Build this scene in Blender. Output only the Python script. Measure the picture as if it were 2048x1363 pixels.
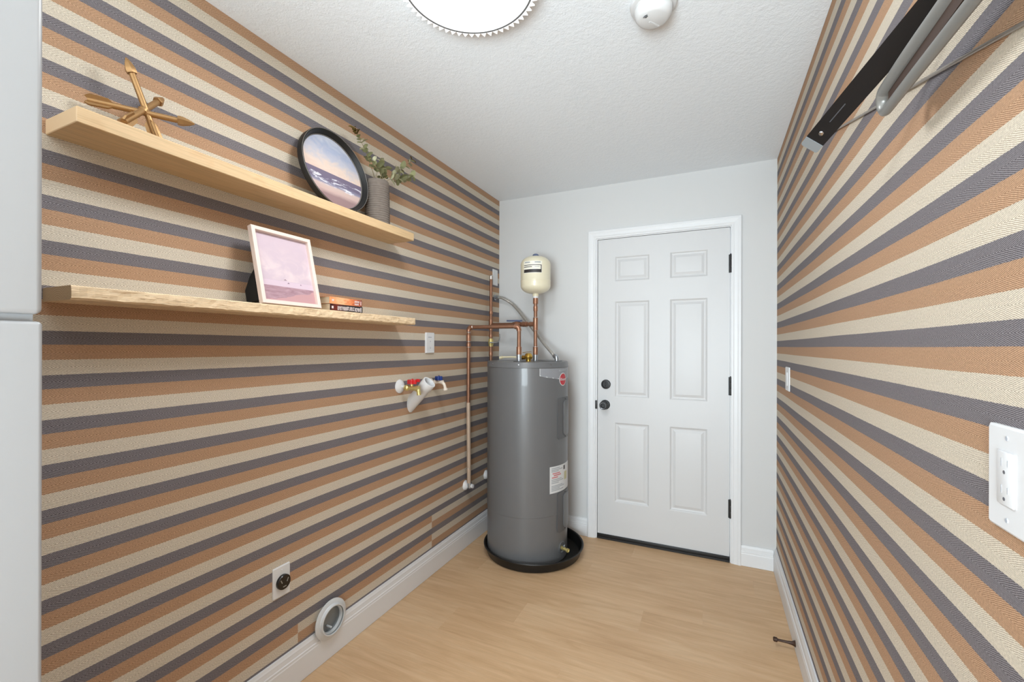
import bpy, bmesh, math, random
from mathutils import Vector, Matrix
random.seed(7)
PI = math.pi
for o in list(bpy.data.objects):
    bpy.data.objects.remove(o)
SC = bpy.context.scene
COL = SC.collection

# ------------------------------------------------------------------ camera
cam_d = bpy.data.cameras.new('camera')
cam_d.sensor_width = 36.0
cam_d.lens = 36.0 * 870.4 / 2048
cam_d.shift_y = 11.0 / 2048
cam_d.clip_start = 0.02
cam = bpy.data.objects.new('camera', cam_d)
COL.objects.link(cam)
cam.matrix_world = (Matrix.Translation((0, 0, 1.317)) @ Matrix.Rotation(0.4315, 4, 'Z')
                    @ Matrix.Rotation(PI / 2, 4, 'X') @ Matrix.Rotation(0.0024, 4, 'Z'))
SC.camera = cam

# ------------------------------------------------------------------ world, lights, exposure
w = bpy.data.worlds.new('world'); SC.world = w; w.use_nodes = True
w.node_tree.nodes['Background'].inputs[0].default_value = (0.85, 0.95, 1.0, 1)
w.node_tree.nodes['Background'].inputs[1].default_value = 1.0

def area(name, loc, rot, sx, sy, power, col=(1, 1, 1)):
    d = bpy.data.lights.new(name, 'AREA'); d.shape = 'RECTANGLE'; d.size = sx; d.size_y = sy
    d.energy = power; d.color = col
    o = bpy.data.objects.new(name, d); COL.objects.link(o)
    o.location = loc; o.rotation_euler = rot
    return o
LAMP_STRENGTH = 42.0
# added unseen fill panel in the opening behind the camera, no known source
area('rear_fill', (-0.40, -2.95, 1.2), (PI / 2 + 0.15, 0, 0.18), 1.5, 2.2, 62.0, (0.80, 0.93, 1.0))
# added unseen fill panel behind the camera, aimed up to brighten the ceiling
area('ceiling_fill', (-0.15, -1.3, 1.1), (PI * 0.78, 0, 0.35), 1.2, 1.0, 112.0, (0.80, 0.93, 1.0))
SC.view_settings.view_transform = 'Standard'
SC.view_settings.look = 'None'
SC.view_settings.exposure = 0.12
SC.view_settings.gamma = 1.0
SC.view_settings.use_curve_mapping = False

# ------------------------------------------------------------------ helpers
def lin(c):
    r = []
    for v in c:
        v = v / 255.0
        r.append(v / 12.92 if v <= 0.04045 else ((v + 0.055) / 1.055) ** 2.4)
    return tuple(r)

def tag(o, label=None, cat=None, group=None, kind=None):
    if label: o['label'] = label
    if cat: o['category'] = cat
    if group: o['group'] = group
    if kind: o['kind'] = kind
    return o

def obj(name, bm, m, parent=None, smooth=True, ang=35):
    me = bpy.data.meshes.new(name)
    bmesh.ops.recalc_face_normals(bm, faces=bm.faces)
    bm.to_mesh(me); bm.free()
    if isinstance(m, (list, tuple)):
        for k in m: me.materials.append(k)
    elif m: me.materials.append(m)
    if smooth:
        me.shade_smooth()
        me.set_sharp_from_angle(angle=math.radians(ang))
    o = bpy.data.objects.new(name, me); COL.objects.link(o)
    if parent is not None:
        o.parent = parent
        if not parent.get('_local'):
            t = Vector((0, 0, 0)); q = parent
            while q is not None:
                t += Vector(q.location) if q.type == 'EMPTY' else Vector((0, 0, 0)); q = q.parent
            if parent.type == 'EMPTY':
                o.matrix_parent_inverse = Matrix.Translation(-t)
    return o

def thing(name, label, cat, loc=(0, 0, 0), group=None, M=None):
    o = bpy.data.objects.new(name, None); COL.objects.link(o)
    o.empty_display_size = 0.05
    if M is not None:
        o.matrix_world = M; o['_local'] = 1
    else:
        o.location = loc
    tag(o, label, cat, group)
    return o

def finish_cleanup():
    for o in bpy.data.objects:
        if '_local' in o: del o['_local']

def box(bm, x0, x1, y0, y1, z0, z1, bev=0.0, seg=2):
    x0, x1 = sorted((x0, x1)); y0, y1 = sorted((y0, y1)); z0, z1 = sorted((z0, z1))
    r = bmesh.ops.create_cube(bm, size=1.0)
    vs = r['verts']
    for v in vs:
        v.co = Vector((x0 + (v.co.x + 0.5) * (x1 - x0), y0 + (v.co.y + 0.5) * (y1 - y0), z0 + (v.co.z + 0.5) * (z1 - z0)))
    if bev > 0:
        es = list({e for v in vs for e in v.link_edges})
        bmesh.ops.bevel(bm, geom=es, offset=bev, segments=seg, profile=0.5, affect='EDGES')
    return bm

def newbox(*a, **k):
    return box(bmesh.new(), *a, **k)

def frame_of(d):
    d = Vector(d).normalized()
    u = Vector((0, 0, 1)).cross(d)
    if u.length < 1e-4: u = Vector((1, 0, 0))
    u.normalize(); v = d.cross(u)
    return u, v, d

def lathe(bm, prof, o=(0, 0, 0), d=(0, 0, 1), n=48, closed=False):
    """prof: list of (r, h) along axis d from origin o."""
    u, v, d = frame_of(d); o = Vector(o)
    rings = []
    for r, h in prof:
        if r < 1e-6:
            rings.append([bm.verts.new(o + d * h)])
        else:
            rings.append([bm.verts.new(o + d * h + (u * math.cos(2 * PI * k / n) + v * math.sin(2 * PI * k / n)) * r) for k in range(n)])
    pairs = list(zip(rings, rings[1:]))
    if closed: pairs.append((rings[-1], rings[0]))
    for a, b in pairs:
        if len(a) == 1 and len(b) == 1: continue
        for k in range(n):
            k2 = (k + 1) % n
            if len(a) == 1: bm.faces.new((a[0], b[k2], b[k]))
            elif len(b) == 1: bm.faces.new((a[k], a[k2], b[0]))
            else: bm.faces.new((a[k], a[k2], b[k2], b[k]))
    return bm

def smooth_path(pts, sub=8):
    P = [Vector(p) for p in pts]
    if sub <= 1 or len(P) < 3: return P
    out = []
    Q = [P[0] * 2 - P[1]] + P + [P[-1] * 2 - P[-2]]
    for i in range(1, len(Q) - 2):
        p0, p1, p2, p3 = Q[i - 1:i + 3]
        for k in range(sub):
            t = k / sub
            out.append(0.5 * ((2 * p1) + (-p0 + p2) * t + (2 * p0 - 5 * p1 + 4 * p2 - p3) * t * t + (-p0 + 3 * p1 - 3 * p2 + p3) * t ** 3))
    out.append(P[-1])
    return out

def tube(bm, pts, r, n=14, sub=1, caps=True, rfun=None):
    P = smooth_path(pts, sub)
    N = len(P); T = []
    for i in range(N):
        a = P[max(i - 1, 0)]; b = P[min(i + 1, N - 1)]
        T.append((b - a).normalized())
    u, v, _ = frame_of(T[0])
    rings = []
    for i in range(N):
        u = (u - T[i] * u.dot(T[i])).normalized(); v = T[i].cross(u)
        rr = rfun(i / (N - 1)) if rfun else r
        rings.append([bm.verts.new(P[i] + (u * math.cos(2 * PI * k / n) + v * math.sin(2 * PI * k / n)) * rr) for k in range(n)])
    for a, b in zip(rings, rings[1:]):
        for k in range(n):
            bm.faces.new((a[k], a[(k + 1) % n], b[(k + 1) % n], b[k]))
    if caps:
        bm.faces.new(rings[0][::-1]); bm.faces.new(rings[-1])
    return bm

def strap(bm, a, b, wv, th):
    """flat bar from a to b, half-width vector wv, thickness th"""
    a, b, wv = Vector(a), Vector(b), Vector(wv)
    n = (b - a).cross(wv).normalized() * th / 2
    vs = [bm.verts.new(p) for p in (a - wv - n, a + wv - n, a + wv + n, a - wv + n, b - wv - n, b + wv - n, b + wv + n, b - wv + n)]
    for f in ((0, 1, 2, 3), (7, 6, 5, 4), (0, 4, 5, 1), (1, 5, 6, 2), (2, 6, 7, 3), (3, 7, 4, 0)):
        bm.faces.new([vs[i] for i in f])
    return bm

def prism(bm, poly, p0, p1, ax):
    """extrude 2D polygon along axis ax ('x','y','z') from p0 to p1; poly coords are the other two axes in xyz order"""
    def P(a, b, c):
        return {'x': (c, a, b), 'y': (a, c, b), 'z': (a, b, c)}[ax]
    A = [bm.verts.new(P(a, b, p0)) for a, b in poly]
    B = [bm.verts.new(P(a, b, p1)) for a, b in poly]
    n = len(poly)
    for i in range(n): bm.faces.new((A[i], A[(i + 1) % n], B[(i + 1) % n], B[i]))
    bm.faces.new(A[::-1]); bm.faces.new(B)
    return bm

def rrect(x0, x1, y0, y1, r, n=5):
    pts = []
    for cx, cy, a in ((x1 - r, y1 - r, 0), (x0 + r, y1 - r, 90), (x0 + r, y0 + r, 180), (x1 - r, y0 + r, 270)):
        for k in range(n + 1):
            t = math.radians(a + 90 * k / n)
            pts.append((cx + r * math.cos(t), cy + r * math.sin(t)))
    return pts

# ------------------------------------------------------------------ materials
class NG:
    def __init__(s, name):
        s.m = bpy.data.materials.new(name); s.m.use_nodes = True
        s.nt = s.m.node_tree; s.b = s.nt.nodes['Principled BSDF']
    def n(s, t, **k):
        x = s.nt.nodes.new(t)
        for a, b in k.items(): setattr(x, a, b)
        return x
    def put(s, sock, v):
        if isinstance(v, bpy.types.NodeSocket): s.nt.links.new(v, sock)
        else: sock.default_value = v
    def math(s, op, a, b=0.0, c=0.0):
        x = s.n('ShaderNodeMath', operation=op)
        s.put(x.inputs[0], a); s.put(x.inputs[1], b); s.put(x.inputs[2], c)
        return x.outputs[0]
    def coord(s, kind='Object'):
        return s.n('ShaderNodeTexCoord').outputs[kind]
    def pos(s):
        return s.n('ShaderNodeNewGeometry').outputs['Position']
    def xyz(s, v):
        x = s.n('ShaderNodeSeparateXYZ'); s.put(x.inputs[0], v); return x.outputs
    def comb(s, a, b, c):
        x = s.n('ShaderNodeCombineXYZ'); s.put(x.inputs[0], a); s.put(x.inputs[1], b); s.put(x.inputs[2], c); return x.outputs[0]
    def noise(s, v, scale, detail=2, rough=0.5, dist=0.0):
        x = s.n('ShaderNodeTexNoise'); s.put(x.inputs['Vector'], v)
        x.inputs['Scale'].default_value = scale; x.inputs['Detail'].default_value = detail
        x.inputs['Roughness'].default_value = rough; x.inputs['Distortion'].default_value = dist
        return x.outputs['Fac']
    def mapping(s, v, scale=(1, 1, 1), loc=(0, 0, 0), rot=(0, 0, 0)):
        x = s.n('ShaderNodeMapping'); s.put(x.inputs['Vector'], v)
        x.inputs['Scale'].default_value = scale; x.inputs['Location'].default_value = loc; x.inputs['Rotation'].default_value = rot
        return x.outputs[0]
    def mix(s, f, a, b, blend='MIX'):
        x = s.n('ShaderNodeMix', data_type='RGBA', blend_type=blend)
        s.put(x.inputs[0], f)
        for sock, v in ((x.inputs[6], a), (x.inputs[7], b)):
            if isinstance(v, tuple): v = (*v[:3], 1)
            s.put(sock, v)
        return x.outputs[2]
    def ramp(s, f, stops, interp='LINEAR'):
        x = s.n('ShaderNodeValToRGB'); s.put(x.inputs[0], f); r = x.color_ramp; r.interpolation = interp
        while len(r.elements) < len(stops): r.elements.new(0.5)
        for e, (p, c) in zip(r.elements, stops):
            e.position = p; e.color = (*c, 1)
        return x.outputs[0]
    def bump(s, h, strength=0.2, dist=0.002):
        x = s.n('ShaderNodeBump'); s.put(x.inputs['Height'], h)
        x.inputs['Strength'].default_value = strength; x.inputs['Distance'].default_value = dist
        s.nt.links.new(x.outputs[0], s.b.inputs['Normal'])
    def set(s, **k):
        for a, v in k.items():
            a = a.replace('_', ' ')
            if isinstance(v, tuple): v = (*v[:3], 1)
            s.put(s.b.inputs[a], v)
        return s

def mat(name, col, rough=0.5, metal=0.0, var=0.0, vs=60, bump=0.0, bs=200, spec=0.5, coat=0.0):
    g = NG(name); c = lin(col)
    if var > 0:
        f = g.noise(g.coord(), vs, 3)
        g.set(Base_Color=g.mix(f, tuple(v * (1 - var) for v in c), tuple(min(1, v * (1 + var)) for v in c)))
    else: g.set(Base_Color=c)
    g.set(Roughness=rough, Metallic=metal)
    g.b.inputs['Specular IOR Level'].default_value = spec
    g.b.inputs['Coat Weight'].default_value = coat
    if bump > 0: g.bump(g.noise(g.coord(), bs, 2), bump, 0.001)
    return g.m

def wallpaper(name, sgn, patches=False):
    g = NG(name)
    x, y, z = g.xyz(g.pos())
    wob = g.math('MULTIPLY', g.math('SUBTRACT', g.noise(g.comb(0.0, y, g.math('MULTIPLY', z, 0.6)), 1.6, 1), 0.5), 0.005)
    jag = g.math('MULTIPLY', g.math('SUBTRACT', g.noise(g.comb(0.0, g.math('MULTIPLY', y, 1.0), g.math('MULTIPLY', z, 0.3)), 160, 1), 0.5), 0.0018)
    zz = g.math('ADD', g.math('ADD', z, wob), jag)
    if patches:
        off = 0.0
    up = g.math('GREATER_THAN', zz, 1.3525)
    if patches: per = g.math('MULTIPLY_ADD', up, 0.0012, 0.1094)
    else: per = g.math('ADD', 0.1094, g.math('MULTIPLY', up, g.math('MULTIPLY_ADD', g.math('SUBTRACT', zz, 1.3525), 0.0023, -0.0014)))
    t = g.math('DIVIDE', g.math('SUBTRACT', 1.3525, zz), per)
    fr = g.math('FRACT', g.math('ADD', t, 20.0))
    D = 0.31
    if patches:
        m1 = g.math('MULTIPLY', g.math('GREATER_THAN', y, 2.105), g.math('LESS_THAN', z, 0.335))
        m2 = g.math('MULTIPLY', g.math('MULTIPLY', g.math('GREATER_THAN', y, 1.205), g.math('LESS_THAN', y, 1.36)), g.math('LESS_THAN', z, 0.226))
        m = g.math('MAXIMUM', m1, m2)
        fl = g.math('FRACT', g.math('SUBTRACT', D + 5, fr))
        fr = g.math('ADD', g.math('MULTIPLY', fr, g.math('SUBTRACT', 1.0, m)), g.math('MULTIPLY', fl, m))
    dark = g.math('LESS_THAN', fr, D)
    cream = g.math('GREATER_THAN', fr, 0.655)
    # distance to each stripe's own centre line (in periods)
    cen = g.math('ADD', g.math('ADD', g.math('MULTIPLY', dark, D / 2), g.math('MULTIPLY', cream, 0.8275)),
                 g.math('MULTIPLY', g.math('SUBTRACT', g.math('SUBTRACT', 1.0, dark), cream), 0.4825))
    dist = g.math('MULTIPLY', g.math('ABSOLUTE', g.math('SUBTRACT', fr, cen)), 0.1095)
    irr = g.math('MULTIPLY', g.math('SUBTRACT', g.noise(g.comb(0.0, y, z), 30, 1), 0.5), 0.0013)
    ph = g.math('ADD', g.math('ADD', g.math('MULTIPLY', y, sgn), g.math('MULTIPLY', dist, -1.8 if patches else -2.7)), irr)
    s = g.math('SINE', g.math('MULTIPLY', ph, 2 * PI / 0.0072))
    s01 = g.math('MULTIPLY_ADD', s, 0.5, 0.5)
    brk = g.noise(g.comb(0.0, y, z), 420, 1)
    line = g.math('MULTIPLY', g.math('POWER', s01, 1.6), g.math('MULTIPLY_ADD', brk, 0.9, 0.45))
    cl = g.n('ShaderNodeClamp'); g.put(cl.inputs[0], line); line = cl.outputs[0]
    base = g.ramp(fr, [(0, DARK_A), (D, ORNG_A), (0.655, CREM_A)], 'CONSTANT')
    dk = g.ramp(fr, [(0, DARK_B), (D, ORNG_B), (0.655, CREM_B)], 'CONSTANT')
    c = g.mix(line, base, dk)
    sp = g.noise(g.comb(0.0, y, z), 260, 2)
    c = g.mix(1.0, c, g.ramp(sp, [(0.3, (0.86,) * 3), (0.7, (1.1,) * 3)]), 'MULTIPLY')
    if patches:
        c = g.mix(g.math('MULTIPLY', m, 0.12), c, lin((150, 135, 120)))
    g.set(Base_Color=c, Roughness=0.85)
    g.b.inputs['Specular IOR Level'].default_value = 0.25
    g.bump(g.math('MULTIPLY', s01, -1.0), 0.35, 0.0006)
    return g.m
DARK_A, DARK_B = lin((140, 134, 137)), lin((64, 57, 60))
ORNG_A, ORNG_B = lin((197, 160, 129)), lin((134, 97, 70))
CREM_A, CREM_B = lin((224, 213, 196)), lin((162, 147, 127))

M_WALLL = wallpaper('wallpaper_left', 1.0, True)
M_WALLR = wallpaper('wallpaper_right', -1.0)
M_PAINT = mat('white_wall_paint', (209, 208, 207), 0.7, bump=0.12, bs=160, spec=0.3)
M_TRIM = mat('white_trim_paint', (224, 224, 225), 0.38)
M_DOOR = mat('white_door_paint', (207, 206, 206), 0.42)
def ceiling_mat():
    g = NG('textured_ceiling_paint')
    g.set(Base_Color=lin((236, 240, 244)), Roughness=0.85)
    p = g.pos()
    a = g.noise(p, 60, 3, 0.6); b = g.noise(p, 220, 2)
    g.bump(g.math('ADD', a, g.math('MULTIPLY', b, 0.5)), 0.5, 0.004)
    return g.m
M_CEIL = ceiling_mat()

def floor_mat():
    g = NG('oak_vinyl')
    rnd = g.n('ShaderNodeObjectInfo').outputs['Random']
    x, y, z = g.xyz(g.pos())
    p = g.comb(g.math('ADD', x, g.math('MULTIPLY', rnd, 17.0)), g.math('ADD', y, g.math('MULTIPLY', rnd, 5.0)), z)
    n1 = g.noise(g.mapping(p, (1.3, 9, 1)), 2.0, 5, 0.6, 1.2)
    n2 = g.noise(g.mapping(p, (2, 55, 1)), 3.0, 4, 0.6, 0.4)
    n3 = g.noise(g.mapping(p, (1, 2.2, 1)), 1.6, 2)
    w = g.n('ShaderNodeTexWave'); w.wave_type = 'RINGS'; w.rings_direction = 'X'
    g.put(w.inputs['Vector'], g.mapping(p, (0.35, 3.2, 1))); w.inputs['Scale'].default_value = 2.2
    w.inputs['Distortion'].default_value = 9; w.inputs['Detail'].default_value = 3; w.inputs['Detail Scale'].default_value = 1.2
    f = g.math('ADD', g.math('MULTIPLY', n1, 0.55), g.math('MULTIPLY', n3, 0.45))
    c = g.ramp(f, [(0.32, lin((194, 157, 118))), (0.5, lin((208, 172, 133))), (0.68, lin((219, 187, 150)))])
    c = g.mix(g.math('MULTIPLY', g.math('SUBTRACT', 1.0, w.outputs['Fac']), 0.13), c, lin((176, 136, 98)))
    c = g.mix(1.0, c, g.ramp(n2, [(0.3, (0.93,) * 3), (0.65, (1.03,) * 3)]), 'MULTIPLY')
    c = g.mix(1.0, c, g.ramp(rnd, [(0.0, (0.97,) * 3), (1.0, (1.02,) * 3)]), 'MULTIPLY')
    g.set(Base_Color=c, Roughness=0.48)
    g.bump(n2, 0.06, 0.001)
    return g.m
M_FLOOR = floor_mat()

def wood_mat(name, a, b, rough_sawn=False):
    g = NG(name)
    p = g.pos()
    n1 = g.noise(g.mapping(p, (14, 1.2, 14)), 3, 4, 0.6, 0.6)
    n2 = g.noise(g.mapping(p, (120, 4, 120)), 2, 3, 0.6)
    c = g.mix(n1, lin(a), lin(b))
    c = g.mix(1.0, c, g.ramp(n2, [(0.35, (0.88,) * 3), (0.6, (1.04,) * 3)]), 'MULTIPLY')
    nx_, ny_, nz_ = g.xyz(g.n('ShaderNodeNewGeometry').outputs['Normal'])
    px_, py_, pz_ = g.xyz(p)
    rx = g.math('ADD', px_, 1.405); rz = g.math('SUBTRACT', pz_, 1.405)
    rad = g.math('ADD', g.math('SQRT', g.math('ADD', g.math('MULTIPLY', rx, rx), g.math('MULTIPLY', rz, rz))), g.math('MULTIPLY', g.noise(p, 30, 2), 0.004))
    rings = g.math('MULTIPLY_ADD', g.math('SINE', g.math('MULTIPLY', rad, 1250.0)), 0.5, 0.5)
    endf = g.math('GREATER_THAN', g.math('ABSOLUTE', ny_), 0.7)
    if rough_sawn:
        n3 = g.noise(g.mapping(p, (60, 9, 130)), 1.5, 3, 0.7, 1.5)
        c = g.mix(g.ramp(n3, [(0.36, (0.7,) * 3), (0.45, (0.0,) * 3)]), c, lin((172, 134, 94)))
        g.bump(n3, 0.7, 0.002)
    else:
        blot = g.noise(g.mapping(p, (6, 3, 6)), 4, 3)
        c = g.mix(g.ramp(blot, [(0.6, (0,) * 3), (0.75, (0.35,) * 3)]), c, lin((190, 140, 92)))
        g.bump(n2, 0.15, 0.001)
    g_end = g.mix(rings, lin((206, 176, 138)), lin((184, 152, 114))) if rough_sawn else lin((222, 190, 150))
    c = g.mix(endf, c, g_end)
    g.set(Base_Color=c, Roughness=0.6)
    return g.m
M_SHELF1 = wood_mat('smooth_pine', (216, 186, 144), (204, 170, 126))
M_SHELF2 = wood_mat('rough_pine', (240, 214, 178), (226, 196, 156), True)

M_BLACK = mat('matte_black', (28, 28, 29), 0.45)
M_PANBLK = mat('black_plastic_pan', (17, 17, 17), 0.4)
M_RUBBER = mat('black_rubber', (30, 30, 32), 0.8)
M_GREY = mat('heater_grey_enamel', (102, 102, 103), 0.36, var=0.03, vs=8, coat=0.15)
M_GREYD = mat('heater_panel_grey', (96, 96, 97), 0.35, coat=0.2)
M_GREYD2 = mat('panel_edge_grey', (88, 88, 89), 0.4)
M_SILVERBAND = mat('silver_band', (140, 141, 145), 0.35)
M_WHITEP = mat('white_plastic', (222, 222, 223), 0.35)
M_OFFW = mat('offwhite_plastic', (225, 226, 228), 0.4)
M_SLOT = mat('slot_dark', (95, 95, 100), 0.6)
M_MARK = mat('pale_grey_print', (178, 182, 190), 0.6)
M_CREAMT = mat('cream_enamel', (232, 223, 196), 0.35, coat=0.3)
M_COPPER = mat('copper', (146, 106, 84), 0.38, 0.6, var=0.22, vs=25)
M_COPPERF = mat('copper_fitting', (162, 118, 94), 0.33, 0.65, var=0.15, vs=50)
M_SOLDER = mat('solder', (205, 200, 195), 0.35, 0.9)
M_COPPAINT = mat('painted_over_copper', (190, 168, 148), 0.5, 0.25, var=0.2, vs=20)
M_GALV = mat('galvanized', (178, 184, 190), 0.3, 0.85)
M_CHROME = mat('chrome', (215, 218, 222), 0.15, 1.0)
M_FLEX = mat('metal_conduit', (178, 173, 166), 0.4, 0.5)
M_BRASS = mat('brass', (205, 165, 80), 0.25, 0.9, var=0.1)
M_BRASSP = mat('pale_brass', (214, 196, 130), 0.35, 0.7)
M_CPVC = mat('cream_plastic_pipe', (228, 215, 180), 0.45)
M_VALVEW = mat('pale_painted_valve', (226, 214, 200), 0.45)
M_RED = mat('red_handle', (196, 30, 34), 0.3)
M_BLUE = mat('blue_handle', (22, 52, 122), 0.3)
M_BLUEG = mat('blue_grey_cap', (92, 104, 135), 0.4)
M_GOLD = mat('brushed_gold', (168, 130, 86), 0.42, 0.7, var=0.1, vs=40, bump=0.15, bs=150)
M_BRONZE = mat('dark_bronze', (62, 40, 28), 0.45, 0.3)
M_VASE = mat('grey_brown_stoneware', (116, 106, 98), 0.85, var=0.22, vs=70, bump=0.4, bs=250, spec=0.2)
def leaf_mat(name, col, var):
    m = mat(name, col, 0.6, var=var, vs=30)
    nt = m.node_tree; b = nt.nodes['Principled BSDF']
    t = nt.nodes.new('ShaderNodeBsdfTranslucent'); mx = nt.nodes.new('ShaderNodeMixShader'); mx.inputs[0].default_value = 0.45
    src = b.inputs['Base Color'].links[0].from_socket
    nt.links.new(src, t.inputs['Color']); nt.links.new(b.outputs[0], mx.inputs[1]); nt.links.new(t.outputs[0], mx.inputs[2])
    out = [n for n in nt.nodes if n.type == 'OUTPUT_MATERIAL'][0]
    nt.links.new(mx.outputs[0], out.inputs['Surface'])
    return m
M_LEAF = leaf_mat('eucalyptus_leaf', (190, 191, 148), 0.22)
M_LEAFL = leaf_mat('pale_leaf', (220, 217, 186), 0.1)
M_LEAFB = leaf_mat('olive_brown_leaf', (140, 118, 58), 0.25)
M_STEM = mat('stem_brown', (140, 124, 84), 0.7)
M_FRBLK = mat('frame_black', (18, 17, 16), 0.5)
M_FRLINE = mat('frame_edge_grey', (120, 114, 108), 0.35)
M_FRPINK = mat('blush_wood', (236, 216, 205), 0.5, var=0.03)
M_EASEL = mat('easel_black', (12, 12, 13), 0.9)
M_PAGES = mat('book_pages', (224, 202, 172), 0.8, var=0.05, vs=300)
M_APPL = mat('white_appliance', (163, 163, 164), 0.4)
M_APPLR = mat('appliance_recess', (150, 152, 154), 0.5)
M_RACKBLK = mat('rack_black', (20, 20, 22), 0.4)
M_RACKGREY = mat('rack_grey', (130, 128, 124), 0.35, 0.3)
M_RACKCAP = mat('rack_cap_grey', (126, 129, 131), 0.5)
M_ROD = mat('rack_rod', (150, 140, 130), 0.35, 0.6)
M_LABELW = mat('label_white', (210, 210, 210), 0.45)
M_LABELG = mat('label_grey', (160, 164, 168), 0.5)
M_LABELR = mat('label_red', (196, 120, 122), 0.5)
M_LABELY = mat('label_yellow', (190, 184, 140), 0.5)
M_LOGORED = mat('logo_red', (186, 30, 42), 0.35)
M_INK = mat('label_black', (52, 48, 48), 0.5)
M_DUCT = mat('grey_duct_plastic', (212, 215, 217), 0.35)
M_DUCTIN = mat('duct_inside', (128, 132, 133), 0.3, 0.0)
M_BAKE = mat('black_receptacle', (26, 20, 18), 0.25)
def emit_mat():
    g = NG('lamp_diffuser'); g.set(Base_Color=(0.9, 0.9, 0.9), Emission_Color=(0.92, 0.97, 1.0), Emission_Strength=LAMP_STRENGTH); return g.m
M_LAMP = emit_mat()

# ------------------------------------------------------------------ room
XL, XR, YB, YF, H = -1.48, 0.345, 2.978, -2.9, 2.4245
def struct(name, bm, m, parent=None, smooth=False):
    o = obj(name, bm, m, parent, smooth=smooth)
    if parent is None: o['kind'] = 'structure'
    return o
struct('wall_left', newbox(XL - 0.1, XL, YF - 0.1, YB + 0.1, 0, H), M_WALLL)
struct('wall_right', newbox(XR, XR + 0.1, YF - 0.1, YB + 0.1, 0, H), M_WALLR)
DX0, DX1, DZ1 = -0.733, 0.107, 2.062     # door opening
bm = bmesh.new()
box(bm, XL, DX0, YB, YB + 0.12, 0, H); box(bm, DX1, XR, YB, YB + 0.12, 0, H); box(bm, DX0, DX1, YB, YB + 0.12, DZ1, H)
struct('wall_back', bm, M_PAINT)
bm = bmesh.new()
box(bm, XL, -1.15, YF - 0.1, YF, 0, H); box(bm, 0.3, XR, YF - 0.1, YF, 0, H); box(bm, -1.15, 0.3, YF - 0.1, YF, 2.32, H)
struct('wall_front', bm, M_PAINT)
struct('ceiling', newbox(XL - 0.1, XR + 0.1, YF - 0.1, YB + 0.12, H, H + 0.1), M_CEIL)
fl = struct('floor', newbox(XL - 0.1, XR + 0.1, YF - 0.1, YB + 0.12, -0.06, -0.006), M_FLOOR)
# planks laid along x
PW, PL = 0.182, 1.22
y = YB; row = 0
offs = [0.2, 0.75, 0.4, 1.0, 0.05, 0.6, 0.9, 0.3]
while y > YF:
    y1 = max(y - PW, YF); x = XL - offs[row % 8] - 0.0
    while x < XR:
        a, b = max(x, XL), min(x + PL, XR)
        if b - a > 0.02:
            o = obj('plank', newbox(a + 0.00006, b - 0.00006, y1 + 0.00006, y - 0.00006, -0.006, 0.0, bev=0.00015, seg=1), M_FLOOR, fl, smooth=False)
        x += PL
    y -= PW; row += 1

# baseboards -------------------------------------------------------
def base_profile(h):
    return [(0, 0), (0.016, 0), (0.016, h - 0.048), (0.0145, h - 0.044), (0.0145, h - 0.036), (0.012, h - 0.033),
            (0.0105, h - 0.018), (0.0105, h - 0.014), (0.008, h - 0.008), (0.006, h), (0, h)]
def base_x(bm, xw, s, y0, y1, h, z=0.0015):
    prism(bm, [(xw + s * a, b + z) for a, b in base_profile(h)], y0, y1, 'y')
def base_y(bm, x0, x1, h, z=0.0015):
    prism(bm, [(YB - a, b + z) for a, b in base_profile(h)], x0, x1, 'x')
bm = bmesh.new(); base_x(bm, XL, 1, YF, 1.300, 0.139); base_x(bm, XL, 1, 1.400, YB, 0.139)
box(bm, XL, XL + 0.016, 1.300, 1.400, 0.0015, 0.104)
struct('baseboard_left', bm, M_TRIM)
bm = bmesh.new(); base_x(bm, XR, -1, YF, YB, 0.13); struct('baseboard_right', bm, M_TRIM)
bm = bmesh.new(); base_y(bm, XL + 0.0165, -0.787, 0.12); base_y(bm, 0.160, XR - 0.0165, 0.12)
struct('baseboard_back', bm, M_TRIM)

# door casing (mitred profile swept around the opening) -------------
def casing():
    bm = bmesh.new()
    prof = [(0, 0), (0.010, 0), (0.012, 0.003), (0.012, 0.011), (0.015, 0.017), (0.0165, 0.034), (0.019, 0.041), (0.019, 0.052), (0.016, 0.056), (0, 0.056)]
    # (depth towards room, distance outward from opening)
    def ring(cx, cz, ox, oz):
        return [bm.verts.new((cx + ox * w_, YB - d, cz + oz * w_)) for d, w_ in prof]
    x0, x1, zt = DX0 + 0.003, DX1 - 0.003, DZ1 - 0.003
    R = [ring(x0, 0.0, -1, 0), ring(x0, zt, -1, 1), ring(x1, zt, 1, 1), ring(x1, 0.0, 1, 0)]
    for a, b in zip(R, R[1:]):
        for k in range(len(prof)):
            k2 = (k + 1) % len(prof)
            bm.faces.new((a[k], a[k2], b[k2], b[k]))
    bm.faces.new(R[0]); bm.faces.new(R[-1])
    return bm
struct('trim_1', casing(), M_TRIM)
# jamb lining
bm = bmesh.new()
box(bm, DX0, DX0 + 0.011, YB - 0.002, YB + 0.12, 0, DZ1); box(bm, DX1 - 0.007, DX1, YB - 0.002, YB + 0.12, 0, DZ1)
box(bm, DX0 + 0.011, DX1 - 0.007, YB - 0.002, YB + 0.12, DZ1 - 0.008, DZ1)
struct('trim_2', bm, M_TRIM)
# threshold
struct('trim_3', newbox(DX0 + 0.012, DX1 - 0.008, YB + 0.012, YB + 0.11, 0.0, 0.016, bev=0.003), M_BLACK)

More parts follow.
